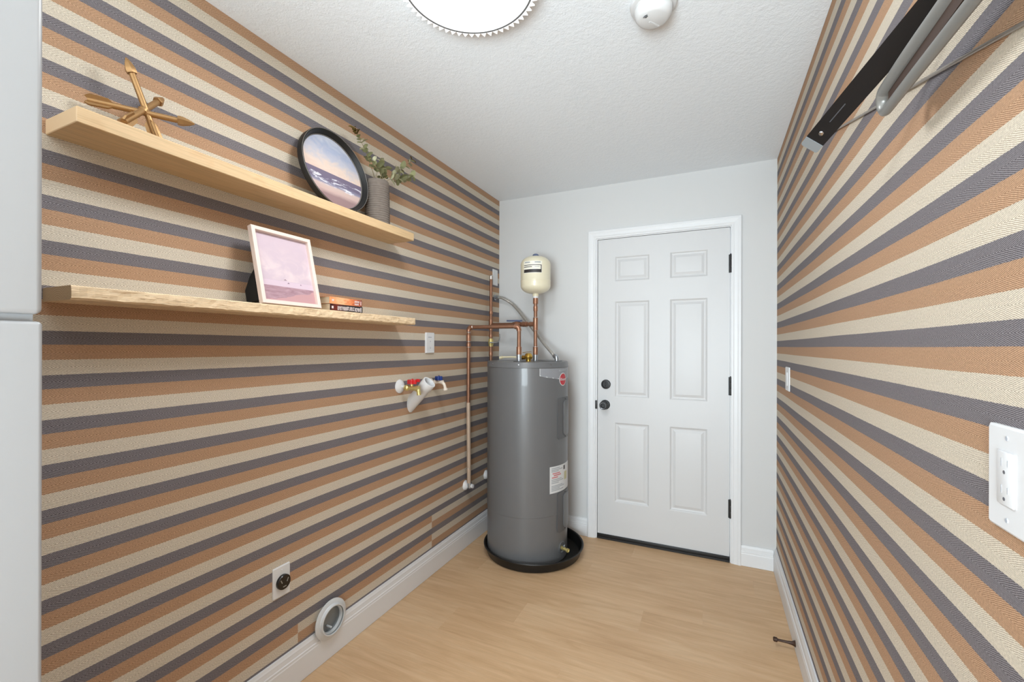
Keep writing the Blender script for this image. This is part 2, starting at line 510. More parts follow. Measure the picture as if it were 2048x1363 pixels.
# six panel door ----------------------------------------------------
def door_slab():
    bm = bmesh.new()
    x0, x1, z0, z1 = -0.719, 0.097, 0.026, 2.051
    yf = YB + 0.003; th = 0.044
    cols = [(-0.603, -0.377), (-0.250, -0.027)]
    rows = [(0.263, 0.803), (0.975, 1.625), (1.760, 1.928)]
    xs = [x0, cols[0][0], cols[0][1], cols[1][0], cols[1][1], x1]
    zs = [z0] + [v for r in rows for v in r] + [z1]
    V = {}
    def vert(x, z, d=0.0):
        k = (round(x, 5), round(z, 5), round(d, 5))
        if k not in V: V[k] = bm.verts.new((x, yf + d, z))
        return V[k]
    for i in range(5):
        for j in range(len(zs) - 1):
            if i in (1, 3) and j in (1, 3, 5): continue
            bm.faces.new((vert(xs[i], zs[j]), vert(xs[i + 1], zs[j]), vert(xs[i + 1], zs[j + 1]), vert(xs[i], zs[j + 1])))
    for cx0, cx1 in cols:
        for rz0, rz1 in rows:
            prof = [(0, 0), (0.004, 0.0015), (0.009, 0.0065), (0.016, 0.0085), (0.020, 0.0085), (0.036, 0.0025), (0.040, 0.002)]
            prev = None
            for ins, d in prof:
                L = [vert(cx0 + ins, rz0 + ins, d), vert(cx1 - ins, rz0 + ins, d), vert(cx1 - ins, rz1 - ins, d), vert(cx0 + ins, rz1 - ins, d)]
                if prev:
                    for k in range(4): bm.faces.new((prev[k], prev[(k + 1) % 4], L[(k + 1) % 4], L[k]))
                prev = L
            bm.faces.new(prev)
    # sides and back
    B = [bm.verts.new(c) for c in ((x0, yf + th, z0), (x1, yf + th, z0), (x1, yf + th, z1), (x0, yf + th, z1))]
    bm.faces.new(B)
    bot = [vert(x, z0) for x in xs]; top = [vert(x, z1) for x in xs]
    lef = [vert(x0, z) for z in zs]; rig = [vert(x1, z) for z in zs]
    bm.faces.new(bot + [B[1], B[0]]); bm.faces.new(top + [B[2], B[3]])
    bm.faces.new(lef + [B[3], B[0]]); bm.faces.new(rig + [B[2], B[1]])
    return bm
door = obj('door_1', door_slab(), M_DOOR, smooth=True, ang=12); door['kind'] = 'structure'
door['label'] = 'white six panel door in the white end wall with black knob and hinges'
def rosette(px, pz, knob):
    if knob:
        o = obj('door_knob', lathe(bmesh.new(), [(0, 0), (0.033, 0), (0.033, 0.006), (0.029, 0.010), (0.014, 0.012), (0.011, 0.030), (0.016, 0.036), (0.026, 0.044), (0.0285, 0.054), (0.026, 0.064), (0.018, 0.069), (0.014, 0.069), (0.012, 0.066), (0, 0.066)], (px, YB + 0.003, pz), (0, -1, 0)), M_BLACK, door)
        obj('knob_ring', lathe(bmesh.new(), [(0.0185, 0.0685), (0.0205, 0.0695), (0.0215, 0.0680), (0.0195, 0.0668)], (px, YB + 0.003, pz), (0, -1, 0), closed=True), M_GALV, o)
    else:
        o = obj('deadbolt', lathe(bmesh.new(), [(0, 0), (0.032, 0), (0.032, 0.008), (0.029, 0.013), (0.021, 0.0145), (0.020, 0.0125), (0, 0.0125)], (px, YB + 0.003, pz), (0, -1, 0)), M_BLACK, door)
        obj('thumb_turn', newbox(px - 0.004, px + 0.004, YB - 0.022, YB - 0.0095, pz - 0.013, pz + 0.013, bev=0.002), M_BLACK, o)
rosette(-0.662, 1.060, False); rosette(-0.667, 0.920, True)
obj('strike_plate', newbox(-0.7345, -0.7215, YB - 0.0125, YB - 0.0035, 0.890, 0.948, bev=0.002), M_BLACK, door)
for z0 in (1.772, 1.022, 0.272):
    bm = bmesh.new()
    for k in range(3):
        lathe(bm, [(0, 0), (0.0062, 0), (0.0068, 0.002), (0.0068, 0.0345), (0.0062, 0.0365), (0, 0.0365)], (0.1015, YB - 0.006, z0 + k * 0.0372), n=14)
    lathe(bm, [(0, 0), (0.0045, 0), (0.0045, 0.004), (0, 0.006)], (0.1015, YB - 0.006, z0 + 0.111), n=12)
    box(bm, 0.090, 0.113, YB - 0.0015, YB + 0.0025, z0, z0 + 0.111)
    obj('hinge', bm, M_BLACK, door)
bm = bmesh.new()
box(bm, -0.721, 0.098, YB - 0.004, YB + 0.010, 0.012, 0.034, bev=0.002)
for k in range(3): box(bm, -0.721, 0.098, YB - 0.007 + k * 0.004, YB - 0.005 + k * 0.004, 0.001, 0.014)
obj('door_sweep', bm, M_BLACK, door)

# ------------------------------------------------------------------ ceiling lamp
LC = (-0.659, 1.114)
lamp = thing('ceiling_lamp', 'large round glowing flush ceiling lamp with a toothed white rim', 'lamp', (LC[0], LC[1], H))
obj('lamp_base', lathe(bmesh.new(), [(0, -0.001), (0.17, -0.001), (0.178, -0.006), (0.180, -0.0398), (0, -0.0398)], (LC[0], LC[1], H), n=64), M_WHITEP, lamp)
bm = bmesh.new(); NT = 60
zt = H - 0.038
for z_, nm in ((zt, 0), (zt - 0.003, 1)):
    pass
top = []; bot = []
for k in range(NT * 2):
    r = 0.2145 if k % 2 else 0.1965
    a = 2 * PI * k / (NT * 2)
    top.append((LC[0] + r * math.cos(a), LC[1] + r * math.sin(a)))
inn = [(LC[0] + 0.175 * math.cos(2 * PI * k / (NT * 2)), LC[1] + 0.175 * math.sin(2 * PI * k / (NT * 2))) for k in range(NT * 2)]
A = [bm.verts.new((x, y, zt)) for x, y in top]; B = [bm.verts.new((x, y, zt - 0.004)) for x, y in top]
Ci = [bm.verts.new((x, y, zt)) for x, y in inn]; Di = [bm.verts.new((x, y, zt - 0.004)) for x, y in inn]
for k in range(NT * 2):
    j = (k + 1) % (NT * 2)
    bm.faces.new((A[k], A[j], B[j], B[k])); bm.faces.new((A[k], A[j], Ci[j], Ci[k])); bm.faces.new((B[k], B[j], Di[j], Di[k])); bm.faces.new((Ci[k], Ci[j], Di[j], Di[k]))
g = NG('glowing_rim'); g.set(Base_Color=(0.9, 0.9, 0.9), Emission_Color=(0.95, 0.98, 1.0), Emission_Strength=0.7)  # faint emission added for the lamp's glow on the teeth
o = obj('toothed_rim', bm, g.m, lamp, smooth=False)
obj('metal_ring', lathe(bmesh.new(), [(0.190, -0.036), (0.1955, -0.036), (0.1965, -0.040), (0.1955, -0.0432), (0.190, -0.0432)], (LC[0], LC[1], H), n=96, closed=True), mat('ring_grey', (105, 105, 105), 0.6), lamp)
obj('diffuser', lathe(bmesh.new(), [(0.1905, -0.0405), (0.186, -0.0415), (0.15, -0.043), (0.08, -0.0445), (0, -0.045)], (LC[0], LC[1], H), n=96), M_LAMP, lamp)

# ------------------------------------------------------------------ smoke alarm
SA = (-0.175, 1.462)
M_ALARM = mat('alarm_plastic', (214, 214, 214), 0.5)
sm = thing('smoke_alarm', 'white round smoke alarm on the ceiling', 'smoke alarm', (SA[0], SA[1], H))
obj('mounting_plate', lathe(bmesh.new(), [(0, 0), (0.073, 0), (0.0735, -0.004), (0.071, -0.014), (0.066, -0.017), (0, -0.017)], (SA[0], SA[1], H), n=64), M_ALARM, sm)
obj('alarm_body', lathe(bmesh.new(), [(0, -0.015), (0.0585, -0.015), (0.0585, -0.020), (0.0565, -0.021), (0.0565, -0.024), (0.0585, -0.025), (0.057, -0.040), (0.050, -0.051), (0.040, -0.056), (0, -0.057)], (SA[0], SA[1], H), n=64), M_ALARM, sm)
bm = bmesh.new()
for k in range(12):
    a = math.radians(200 + k * 6)
    for r in (0.012, 0.020, 0.028):
        cx, cy = SA[0] + 0.018 * -0.8 + r * math.cos(a) * 0.5, SA[1] - 0.02 + r * math.sin(a) * 0.5
        box(bm, cx - 0.0012, cx + 0.0012, cy - 0.0012, cy + 0.0012, H - 0.0578, H - 0.056)
obj('sounder_grille', bm, mat('grille_grey', (170, 170, 172), 0.6), sm)
obj('sensor_seam', strap(bmesh.new(), (SA[0] - 0.012, SA[1] + 0.002, H - 0.0572), (SA[0] + 0.014, SA[1] + 0.034, H - 0.0572), (0.0022, -0.0016, 0), 0.0012), M_ALARM, sm, smooth=False)

# ------------------------------------------------------------------ refrigerator beside the camera
fr = thing('refrigerator', 'tall white two-door refrigerator cut off by the left edge of the photo', 'refrigerator', (-1.12, -0.1, 0))
FX, FY0, FY1 = -0.78, -0.46, 0.256
obj('body', newbox(-1.46, FX - 0.062, FY0 + 0.004, FY1 - 0.004, 0.04, 1.79, bev=0.006), M_APPL, fr)
obj('upper_door', newbox(FX - 0.056, FX, FY0, FY1, 1.3565, 1.80, bev=0.007, seg=4), M_APPL, fr)
obj('lower_door', newbox(FX - 0.056, FX, FY0, FY1, 0.07, 1.3475, bev=0.005, seg=4), M_APPL, fr)
obj('door_gasket', newbox(FX - 0.062, FX - 0.012, FY0 + 0.012, FY1 - 0.006, 1.346, 1.358), M_APPLR, fr)
obj('plinth', newbox(-1.44, FX - 0.07, FY0 + 0.02, FY1 - 0.02, 0.0, 0.045), M_APPLR, fr)

# ------------------------------------------------------------------ shelves
def shelf(name, label, y0, y1, z0, z1, x1, m, rough=False):
    bm = bmesh.new()
    if not rough:
        box(bm, XL, x1, y0, y1, z0, z1, bev=0.0015, seg=1)
    else:
        n = 90; rr = random.Random(3)
        rings = []
        for k in range(n + 1):
            yy = y0 + (y1 - y0) * k / n
            j = lambda s: (rr.random() - 0.5) * s
            hz = (z1 - z0)
            fx = x1 + j(0.0025)
            rings.append([bm.verts.new(c) for c in ((XL, yy, z0), (x1 - 0.006, yy, z0 + j(0.0015)), (fx, yy, z0 + 0.004 + j(0.003)), (x1 + j(0.003), yy, z0 + hz * 0.5), (fx - 0.001, yy, z1 - 0.003 + j(0.002)), (x1 - 0.004, yy, z1), (XL, yy, z1))])
        for a, b in zip(rings, rings[1:]):
            for k in range(7): bm.faces.new((a[k], a[(k + 1) % 7], b[(k + 1) % 7], b[k]))
        bm.faces.new(rings[0]); bm.faces.new(rings[-1])
    o = obj(name, bm, m, smooth=False)
    return tag(o, label, 'shelf', 'floating wood shelves')
shelf('floating_shelf', 'upper smooth pine floating shelf holding arrow sculpture and vase', 0.488, 1.731, 1.831, 1.868, -1.326, M_SHELF1)
shelf('floating_shelf', 'lower rough-edged pine floating shelf holding pink print and books', 0.484, 1.757, 1.423, 1.456, -1.336, M_SHELF2, True)

# ------------------------------------------------------------------ arrow sculpture
asc = thing('arrow_sculpture', 'gold sculpture of three crossed arrows on the upper shelf', 'sculpture', (-1.40, 0.652, 1.868))
def arrow(head, tail):
    head, tail = Vector(head), Vector(tail); d = (head - tail).normalized(); L = (head - tail).length
    a = obj('arrow_shaft', tube(bmesh.new(), [tail, tail + d * L * 0.5, head - d * 0.030], 0.0078, n=12), M_GOLD, asc)
    obj('arrowhead', lathe(bmesh.new(), [(0, 0.0), (0.0118, 0.001), (0.0132, 0.006), (0.0120, 0.015), (0.0082, 0.027), (0.003, 0.038), (0, 0.041)], head - d * 0.041, d, n=6), M_GOLD, a)
    u, v, _ = frame_of(d)
    bm = bmesh.new()
    for k in range(3):
        w = u * math.cos(k * 2 * PI / 3) + v * math.sin(k * 2 * PI / 3)
        s = d.cross(w) * 0.0022
        pts = [(0.0, 0.004), (0.052, 0.004), (0.040, 0.015), (0.004, 0.017), (-0.006, 0.010)]
        A = [bm.verts.new(tail + d * p + w * q + s) for p, q in pts]; B = [bm.verts.new(tail + d * p + w * q - s) for p, q in pts]
        for i in range(5): bm.faces.new((A[i], A[(i + 1) % 5], B[(i + 1) % 5], B[i]))
        bm.faces.new(A); bm.faces.new(B[::-1])
    obj('fletching', bm, M_GOLD, a, smooth=False)
arrow((-1.412, 0.618, 2.080), (-1.390, 0.679, 1.884))
arrow((-1.345, 0.751, 1.950), (-1.452, 0.556, 1.944))
arrow((-1.449, 0.724, 2.034), (-1.356, 0.590, 1.884))
obj('knot', lathe(bmesh.new(), [(0, -0.013), (0.009, -0.009), (0.013, 0), (0.009, 0.009), (0, 0.013)], (-1.400, 0.652, 1.952), (0.3, 0.5, 1), n=14), M_GOLD, asc)

# ------------------------------------------------------------------ art materials (flat pictures)
def art_round():
    g = NG('seascape_round'); c = g.coord()
    x, y, z = g.xyz(c)
    n = g.noise(g.mapping(c, (1, 1.6, 1)), 16, 4, 0.6, 1.0)
    y2 = g.math('ADD', g.math('ADD', y, g.math('MULTIPLY', g.math('SUBTRACT', n, 0.5), 0.12)), g.math('MULTIPLY', x, 0.12))
    f = g.math('MULTIPLY_ADD', y2, 3.4, 0.5)
    sky = g.ramp(f, [(0.35, lin((214, 186, 172))), (0.55, lin((222, 200, 186))), (0.68, lin((190, 188, 198))), (0.85, lin((166, 174, 198))), (1.0, lin((192, 196, 208)))])
    n2 = g.noise(g.mapping(c, (8, 46, 1)), 1.5, 4, 0.65, 0.8)
    ys = g.math('ADD', y, g.math('MULTIPLY', g.math('SUBTRACT', n2, 0.5), 0.012))
    sea = g.ramp(g.math('MULTIPLY_ADD', ys, 5.0, 0.6), [(0.05, lin((150, 122, 122))), (0.14, lin((196, 168, 160))), (0.24, lin((200, 176, 168))), (0.28, lin((140, 138, 158))), (0.35, lin((112, 102, 124))), (0.53, lin((116, 104, 124)))])
    foam = g.ramp(n2, [(0.53, (0,) * 3), (0.60, (1,) * 3)])
    band = g.math('MULTIPLY', g.math('GREATER_THAN', ys, -0.072), g.math('LESS_THAN', ys, -0.030))
    sea = g.mix(g.math('MULTIPLY', foam, band), sea, lin((222, 220, 228)))
    col = g.mix(g.math('GREATER_THAN', y, -0.012), sea, sky)
    g.set(Base_Color=col, Roughness=0.25); return g.m
def art_pink():
    g = NG('seascape_pink'); c = g.coord()
    x, y, z = g.xyz(c)
    n = g.noise(g.mapping(c, (1, 1.3, 1)), 14, 5, 0.55, 0.8)
    lowf = g.ramp(g.math('MULTIPLY_ADD', y, 4.2, 0.5), [(0.1, (0.15,) * 3), (0.45, (0.8,) * 3), (0.75, (0.25,) * 3), (1.0, (0.0,) * 3)])
    cl = g.math('MULTIPLY', g.ramp(n, [(0.42, (0,) * 3), (0.62, (1,) * 3)]), lowf)
    sky = g.mix(cl, lin((206, 186, 196)), lin((228, 208, 208)))
    n2 = g.noise(g.mapping(c, (10, 55, 1)), 1.6, 4, 0.7, 0.8)
    sea = g.mix(g.ramp(n2, [(0.3, (0,) * 3), (0.7, (1,) * 3)]), lin((150, 112, 124)), lin((192, 160, 168)))
    shore = g.math('ADD', g.math('MULTIPLY_ADD', x, 0.22, -0.098), g.math('MULTIPLY', g.math('SUBTRACT', n, 0.5), 0.03))
    sea = g.mix(g.math('LESS_THAN', y, shore), sea, lin((196, 152, 154)))
    pale = g.mix(g.math('GREATER_THAN', y, -0.046), lin((214, 192, 204)), lin((200, 180, 194)))
    col = g.mix(g.math('GREATER_THAN', y, -0.066), sea, g.mix(g.math('GREATER_THAN', y, -0.045), pale, sky))
    g.set(Base_Color=col, Roughness=0.3); return g.m
M_ART1, M_ART2 = art_round(), art_pink()

# round framed seascape: local x = room +y, local y = up the frame, local z = out (+x room)
def leaning(base, lean, yaw=0.0):
    R = Matrix(((0, 0, 1, 0), (1, 0, 0, 0), (0, 1, 0, 0), (0, 0, 0, 1)))
    return Matrix.Translation(base) @ Matrix.Rotation(yaw, 4, 'Z') @ Matrix.Rotation(-lean, 4, 'Y') @ R
RR = 0.171
Mr = leaning((-1.381, 1.325, 1.868 + 0.0005), math.radians(11.5)) @ Matrix.Translation((0, RR, 0))
rf = thing('round_framed_picture', 'round black framed seascape leaning on the upper shelf', 'picture', M=Mr)
obj('frame', lathe(bmesh.new(), [(RR - 0.006, -0.012), (RR, -0.010), (RR, 0.012), (RR - 0.002, 0.0155), (RR - 0.005, 0.014), (RR - 0.007, 0.0145), (RR - 0.013, 0.004), (0.1535, -0.007), (0.1515, -0.006), (0.150, -0.008), (0.149, -0.012)], n=96, closed=True), M_FRBLK, rf)
obj('inner_bead', lathe(bmesh.new(), [(0.1505, -0.0075), (0.1515, -0.0045), (0.1528, -0.0045), (0.1536, -0.0068)], n=96, closed=True), M_FRLINE, rf, smooth=True)
obj('rim_bead', lathe(bmesh.new(), [(RR - 0.0014, 0.0145), (RR - 0.0022, 0.0162), (RR - 0.0032, 0.0152)], n=96, closed=True), M_FRLINE, rf)
bm = bmesh.new(); lathe(bm, [(0, -0.0105), (0.1508, -0.0105), (0.1508, -0.0078), (0, -0.0078)], n=64)
obj('picture', bm, M_ART1, rf)
obj('backing', lathe(bmesh.new(), [(0, -0.0125), (0.160, -0.0125), (0.160, -0.0108), (0, -0.0108)], n=48), M_EASEL, rf)

# pink print in blush frame on easel back
W2, H2 = 0.118, 0.272
Mp = leaning((-1.3475, 1.073, 1.4575), math.radians(13.5), 0.0) @ Matrix.Translation((0, H2 / 2, 0))
pf = thing('framed_print', 'pink seascape print in pale blush frame on the lower shelf', 'picture', M=Mp)
def rect_frame(w, h, t, prof):
    bm = bmesh.new(); R = []
    for sx, sy in ((-1, -1), (1, -1), (1, 1), (-1, 1)):
        R.append([bm.verts.new((sx * (w - i), sy * (h - i), d)) for i, d in prof])
    for q in range(4):
        a, b = R[q], R[(q + 1) % 4]
        for k in range(len(prof)):
            k2 = (k + 1) % len(prof)
            bm.faces.new((a[k], a[k2], b[k2], b[k]))
    return bm
obj('frame', rect_frame(W2, H2 / 2, 0.01, [(0, -0.009), (0, 0.0085), (0.001, 0.0095), (0.0125, 0.0095), (0.0135, 0.0085), (0.0135, -0.006), (0.011, -0.009)]), M_FRPINK, pf, smooth=False)
obj('picture', newbox(-W2 + 0.0132, W2 - 0.0132, -H2 / 2 + 0.0132, H2 / 2 - 0.0132, -0.006, -0.0035), M_ART2, pf, smooth=False)
obj('backing', newbox(-W2 + 0.012, W2 - 0.012, -H2 / 2 + 0.012, H2 / 2 - 0.012, -0.0095, -0.0065), M_EASEL, pf, smooth=False)
bm = bmesh.new()
prism(bm, [(-0.010, -0.05), (-0.012, 0.02), (-0.045, -0.030), (-0.068, -0.114), (-0.050, -0.120)], -W2 + 0.004, -W2 + 0.008, 'x')
bm.free()
bm = bmesh.new()
A = [(-0.010, 0.0), (-0.010, -0.118), (-0.084, -0.112), (-0.084, -0.068), (-0.050, -0.028)]
pa = [bm.verts.new((-W2 + 0.010, b, a)) for a, b in A]; pb = [bm.verts.new((-W2 + 0.030, b, a)) for a, b in A]
for i in range(5): bm.faces.new((pa[i], pa[(i + 1) % 5], pb[(i + 1) % 5], pb[i]))
bm.faces.new(pa); bm.faces.new(pb)
obj('easel_stand', bm, M_EASEL, pf, smooth=False)
# two birds printed low over the water
bm = bmesh.new()
for bx, by, s in ((-0.010, -0.041, 0.006), (0.001, -0.052, 0.0045), (0.052, -0.052, 0.003)):
    box(bm, bx - s, bx + s, by - 0.0006, by + 0.0006, -0.0034, -0.0030); box(bm, bx - s * 0.3, bx + s * 0.3, by, by + 0.003, -0.0034, -0.0030)
obj('printed_birds', bm, mat('print_purple', (130, 100, 118), 0.6), pf, smooth=False)['kind'] = 'stuff'

# ------------------------------------------------------------------ books
def orange_cover():
    g = NG('orange_cover'); c = g.pos()
    x, y, z = g.xyz(c)
    n = g.noise(g.mapping(c, (1, 1, 3)), 45, 3, 0.6)
    f = g.math('ADD', g.math('MULTIPLY', g.math('SUBTRACT', y, 1.249), 4.2), g.math('MULTIPLY', g.math('SUBTRACT', n, 0.5), 0.5))
    g.set(Base_Color=g.ramp(f, [(0.0, lin((236, 150, 96))), (0.25, lin((246, 190, 140))), (0.45, lin((228, 132, 80))), (0.62, lin((186, 92, 62))), (0.75, lin((110, 50, 42)))]), Roughness=0.35); return g.m
def black_cover():
    g = NG('black_red_cover'); x, y, z = g.xyz(g.pos())
    n = g.noise(g.pos(), 40, 2)
    f = g.math('ADD', g.math('MULTIPLY', g.math('SUBTRACT', y, 1.249), 5), g.math('MULTIPLY', g.math('SUBTRACT', n, 0.5), 0.3))
    g.set(Base_Color=g.ramp(f, [(0.0, lin((24, 14, 14))), (0.15, lin((112, 40, 26))), (0.35, lin((50, 28, 26))), (0.6, lin((30, 26, 30)))]), Roughness=0.35); return g.m
def book(name, label, y0, y1, z0, z1, xs, m, blocks):
    b = thing(name, label, 'book', (xs - 0.05, (y0 + y1) / 2, z0), 'paperbacks on the lower shelf')
    bm = bmesh.new(); t = 0.0008; xb = xs - 0.106
    box(bm, xb, xs, y0, y1, z0, z0 + t); box(bm, xb, xs, y0, y1, z1 - t, z1); box(bm, xs - t, xs, y0, y1, z0 + t, z1 - t)
    obj('cover', bm, m, b, smooth=False)
    obj('pages', newbox(xb + 0.001, xs - 0.001, y0 + 0.0012, y1 - 0.0012, z0 + t, z1 - t), M_PAGES, b, smooth=False)
    bm = bmesh.new(); H_ = z1 - z0
    for a, c, lo, hi in blocks:
        box(bm, xs - 0.0002, xs + 0.0004, y0 + a, y0 + c, z0 + lo * H_, z0 + hi * H_)
    obj('spine_print', bm, mat('spine_print_pale', (226, 212, 210), 0.5), b, smooth=False)['kind'] = 'stuff'
rb = random.Random(11)
def glyphs(y, y1, lo, hi, step=0.006):
    L = []
    while y < y1:
        wd = step * 0.28
        L += [(y, y + wd, lo, hi)]
        if rb.random() < 0.7: L += [(y + wd, y + step * 0.72, hi - 0.12, hi)]
        if rb.random() < 0.6: L += [(y + step * 0.5, y + step * 0.74, lo + (hi - lo) * rb.choice((0, 0.4)), hi)]
        if rb.random() < 0.5: L += [(y + wd, y + step * 0.72, lo, lo + 0.12)]
        y += step
    return L
book('paperback', 'black and dark red paperback under the orange one on the lower shelf', 1.250, 1.424, 1.4562, 1.484, -1.3605, black_cover(),
     [(0.008, 0.017, 0.35, 0.7)] + glyphs(0.038, 0.082, 0.2, 0.75) + glyphs(0.086, 0.128, 0.25, 0.8) + glyphs(0.130, 0.155, 0.2, 0.75) + [(0.162, 0.167, 0.15, 0.85)])
book('paperback', 'orange-spined paperback on top of the black one on the lower shelf', 1.248, 1.422, 1.4845, 1.512, -1.3615, orange_cover(),
     [(0.012, 0.022, 0.4, 0.65), (0.165, 0.169, 0.2, 0.8)] + glyphs(0.132, 0.160, 0.5, 0.8, 0.004) + glyphs(0.132, 0.156, 0.15, 0.4, 0.004))

# ------------------------------------------------------------------ vase and eucalyptus
VC = (-1.398, 1.556)
prof = [(0, 0.0), (0.053, 0.0), (0.056, 0.003)]
zz = 0.008
while zz < 0.178:
    prof += [(0.0565 - zz * 0.02, zz), (0.0565 - zz * 0.02, zz + 0.0035), (0.0530 - zz * 0.02, zz + 0.0058), (0.0530 - zz * 0.02, zz + 0.0072)]; zz += 0.0100
prof += [(0.052, 0.182), (0.0535, 0.188), (0.0500, 0.194), (0.0505, 0.199), (0.048, 0.203), (0.045, 0.201), (0.044, 0.19), (0.046, 0.02), (0, 0.018)]
tag(obj('ribbed_vase', lathe(bmesh.new(), prof, (VC[0], VC[1], 1.8683), n=56), M_VASE, ang=60), 'ribbed grey-brown cylinder vase on the upper shelf holding eucalyptus', 'vase')

def leaf_mesh(name, m, L=0.03, W=0.022):
    bm = bmesh.new(); n = 10
    c = bm.verts.new((L * 0.45, 0, 0.001)); ring = []
    for k in range(n):
        a = 2 * PI * k / n
        x = L * 0.5 - L * 0.5 * math.cos(a); y = W * 0.5 * math.sin(a) * (1 - 0.2 * (x / L))
        ring.append(bm.verts.new((x, y, 0.004 * abs(y / W) * 2)))
    for k in range(n): bm.faces.new((c, ring[k], ring[(k + 1) % n]))
    bmesh.ops.solidify(bm, geom=bm.faces[:], thickness=0.0006)
    me = bpy.data.meshes.new(name); bm.to_mesh(me); bm.free(); me.materials.append(m); me.shade_smooth(); return me
LM = [leaf_mesh('leaf', M_LEAF, 0.030, 0.024), leaf_mesh('leaf', M_LEAFL, 0.026, 0.020), leaf_mesh('leaf', M_LEAFB, 0.022, 0.013), leaf_mesh('leaf', M_LEAF, 0.022, 0.018)]
rl = random.Random(5)
def sprig(label, pts, leaves, group='eucalyptus sprigs in the ribbed vase', n=1.0):
    t = thing('eucalyptus_sprig', label, 'plant', pts[0], group)
    P = smooth_path(pts, 10)
    st = obj('stem', tube(bmesh.new(), P, 0.0013, n=6, rfun=lambda s: 0.0016 - 0.0009 * s), M_STEM, t)
    for f, kinds, sc in leaves:
        i = min(int(f * (len(P) - 1)), len(P) - 2)
        p = P[i]; d = (P[i + 1] - P[i]).normalized(); u, v, _ = frame_of(d)
        a0 = rl.random() * PI
        for s in range(2):
            a = a0 + PI * s + rl.uniform(-0.5, 0.5)
            out = (u * math.cos(a) + v * math.sin(a)) * 0.85 + d * rl.uniform(0.0, 0.7)
            out.normalize()
            nrm = (d * 0.8 + Vector((0.6, -0.5, 0.2)) * rl.random()).normalized()
            yv = nrm.cross(out).normalized(); zv = out.cross(yv).normalized()
            R = Matrix((out, yv, zv)).transposed().to_4x4()
            k = rl.choice(kinds)
            o = bpy.data.objects.new('leaf', LM[k]); COL.objects.link(o)
            o.parent = t
            o.matrix_parent_inverse = Matrix.Translation(-Vector(t.location))
            S = 1.25 * sc * rl.uniform(0.8, 1.15)
            M = Matrix.Translation(p) @ R @ Matrix.Scale(S, 4)
            if p.x + out.x * 0.03 < XL + 0.004:
                M = Matrix.Translation((0.02, 0, 0)) @ M
            o.matrix_basis = M
B0 = (VC[0], VC[1])
sprig('tall eucalyptus sprig arching up and left from the ribbed vase', [(B0[0] + 0.004, B0[1], 2.00), (-1.40, 1.535, 2.09), (-1.40, 1.510, 2.135), (-1.40, 1.478, 2.185), (-1.40, 1.440, 2.228), (-1.40, 1.408, 2.255)],
      [(0.45, (0, 1), 1.0), (0.50, (0, 3), 0.9), (0.56, (0, 1), 0.9), (0.62, (0, 1), 0.9), (0.70, (3, 1), 0.9), (0.75, (0, 1), 0.9), (0.79, (3,), 0.8), (0.84, (2,), 0.9), (0.87, (2,), 1.0), (0.90, (2,), 1.0), (0.93, (2,), 1.0), (0.96, (2,), 0.9), (0.99, (2,), 0.8)])
sprig('long eucalyptus sprig reaching right from the ribbed vase', [(B0[0], B0[1] + 0.01, 2.00), (-1.39, 1.585, 2.085), (-1.385, 1.645, 2.135), (-1.385, 1.705, 2.185), (-1.385, 1.765, 2.235), (-1.385, 1.79, 2.262)],
      [(0.40, (0, 1), 1.0), (0.46, (0, 1), 1.1), (0.53, (0, 1), 1.1), (0.60, (0, 3), 1.0), (0.68, (1, 0), 0.9), (0.8, (1, 3), 0.8), (0.9, (2, 3), 0.8), (0.98, (2,), 0.9)])
sprig('drooping leafy eucalyptus sprig right of the vase mouth', [(B0[0] + 0.01, B0[1] + 0.015, 2.00), (-1.378, 1.595, 2.085), (-1.365, 1.650, 2.112), (-1.36, 1.710, 2.135), (-1.36, 1.765, 2.165)],
      [(0.36, (0, 1), 1.0), (0.43, (0, 1), 1.1), (0.5, (0, 1), 1.2), (0.56, (0, 1), 1.1), (0.62, (0,), 1.2), (0.7, (0, 1), 1.1), (0.75, (0, 1), 1.0), (0.8, (0, 3), 1.1), (0.9, (0,), 1.0), (0.98, (3,), 1.0)])
for SG, a, b in (('short eucalyptus sprig over the left rim of the ribbed vase', (-1.37, 1.520, 2.115), (-1.362, 1.488, 2.140)), ('short upright eucalyptus sprig in the middle of the vase mouth', (-1.375, 1.560, 2.125), (-1.37, 1.548, 2.160)), ('short eucalyptus sprig over the right rim of the ribbed vase', (-1.40, 1.590, 2.12), (-1.40, 1.612, 2.158))):
    sprig(SG, [(B0[0] + 0.008, B0[1], 2.00), (B0[0] + 0.012, (B0[1] + a[1]) / 2, 2.075), a, b], [(0.55, (0,), 1.1), (0.68, (0, 1), 1.1), (0.82, (0, 3), 1.0), (0.96, (1, 0), 0.9)], group='short eucalyptus sprigs at the vase mouth')

# ------------------------------------------------------------------ water heater, pan, fittings
HC = (-1.09, 2.61); HR = 0.26
PC = (-1.05, 2.62)
tag(obj('drain_pan', lathe(bmesh.new(), [(0, 0.001), (0.288, 0.001), (0.298, 0.006), (0.308, 0.035), (0.312, 0.052), (0.320, 0.056), (0.3215, 0.060), (0.318, 0.0635), (0.309, 0.0615), (0.305, 0.050), (0.292, 0.010), (0.285, 0.006), (0, 0.006)], (PC[0], PC[1], 0), n=96), M_PANBLK),
    'round black plastic drain pan under the grey water heater', 'pan')
wh = thing('water_heater', 'tall grey cylindrical electric water heater standing in a black pan', 'water heater', (HC[0], HC[1], 0.0))
obj('tank_body', lathe(bmesh.new(), [(0, 0.0066), (HR - 0.006, 0.0066), (HR - 0.002, 0.010), (HR - 0.002, 0.30), (HR, 0.302), (HR, 1.1885), (HR - 0.004, 1.1885), (0, 1.1885)], (HC[0], HC[1], 0), n=128), M_GREY, wh)
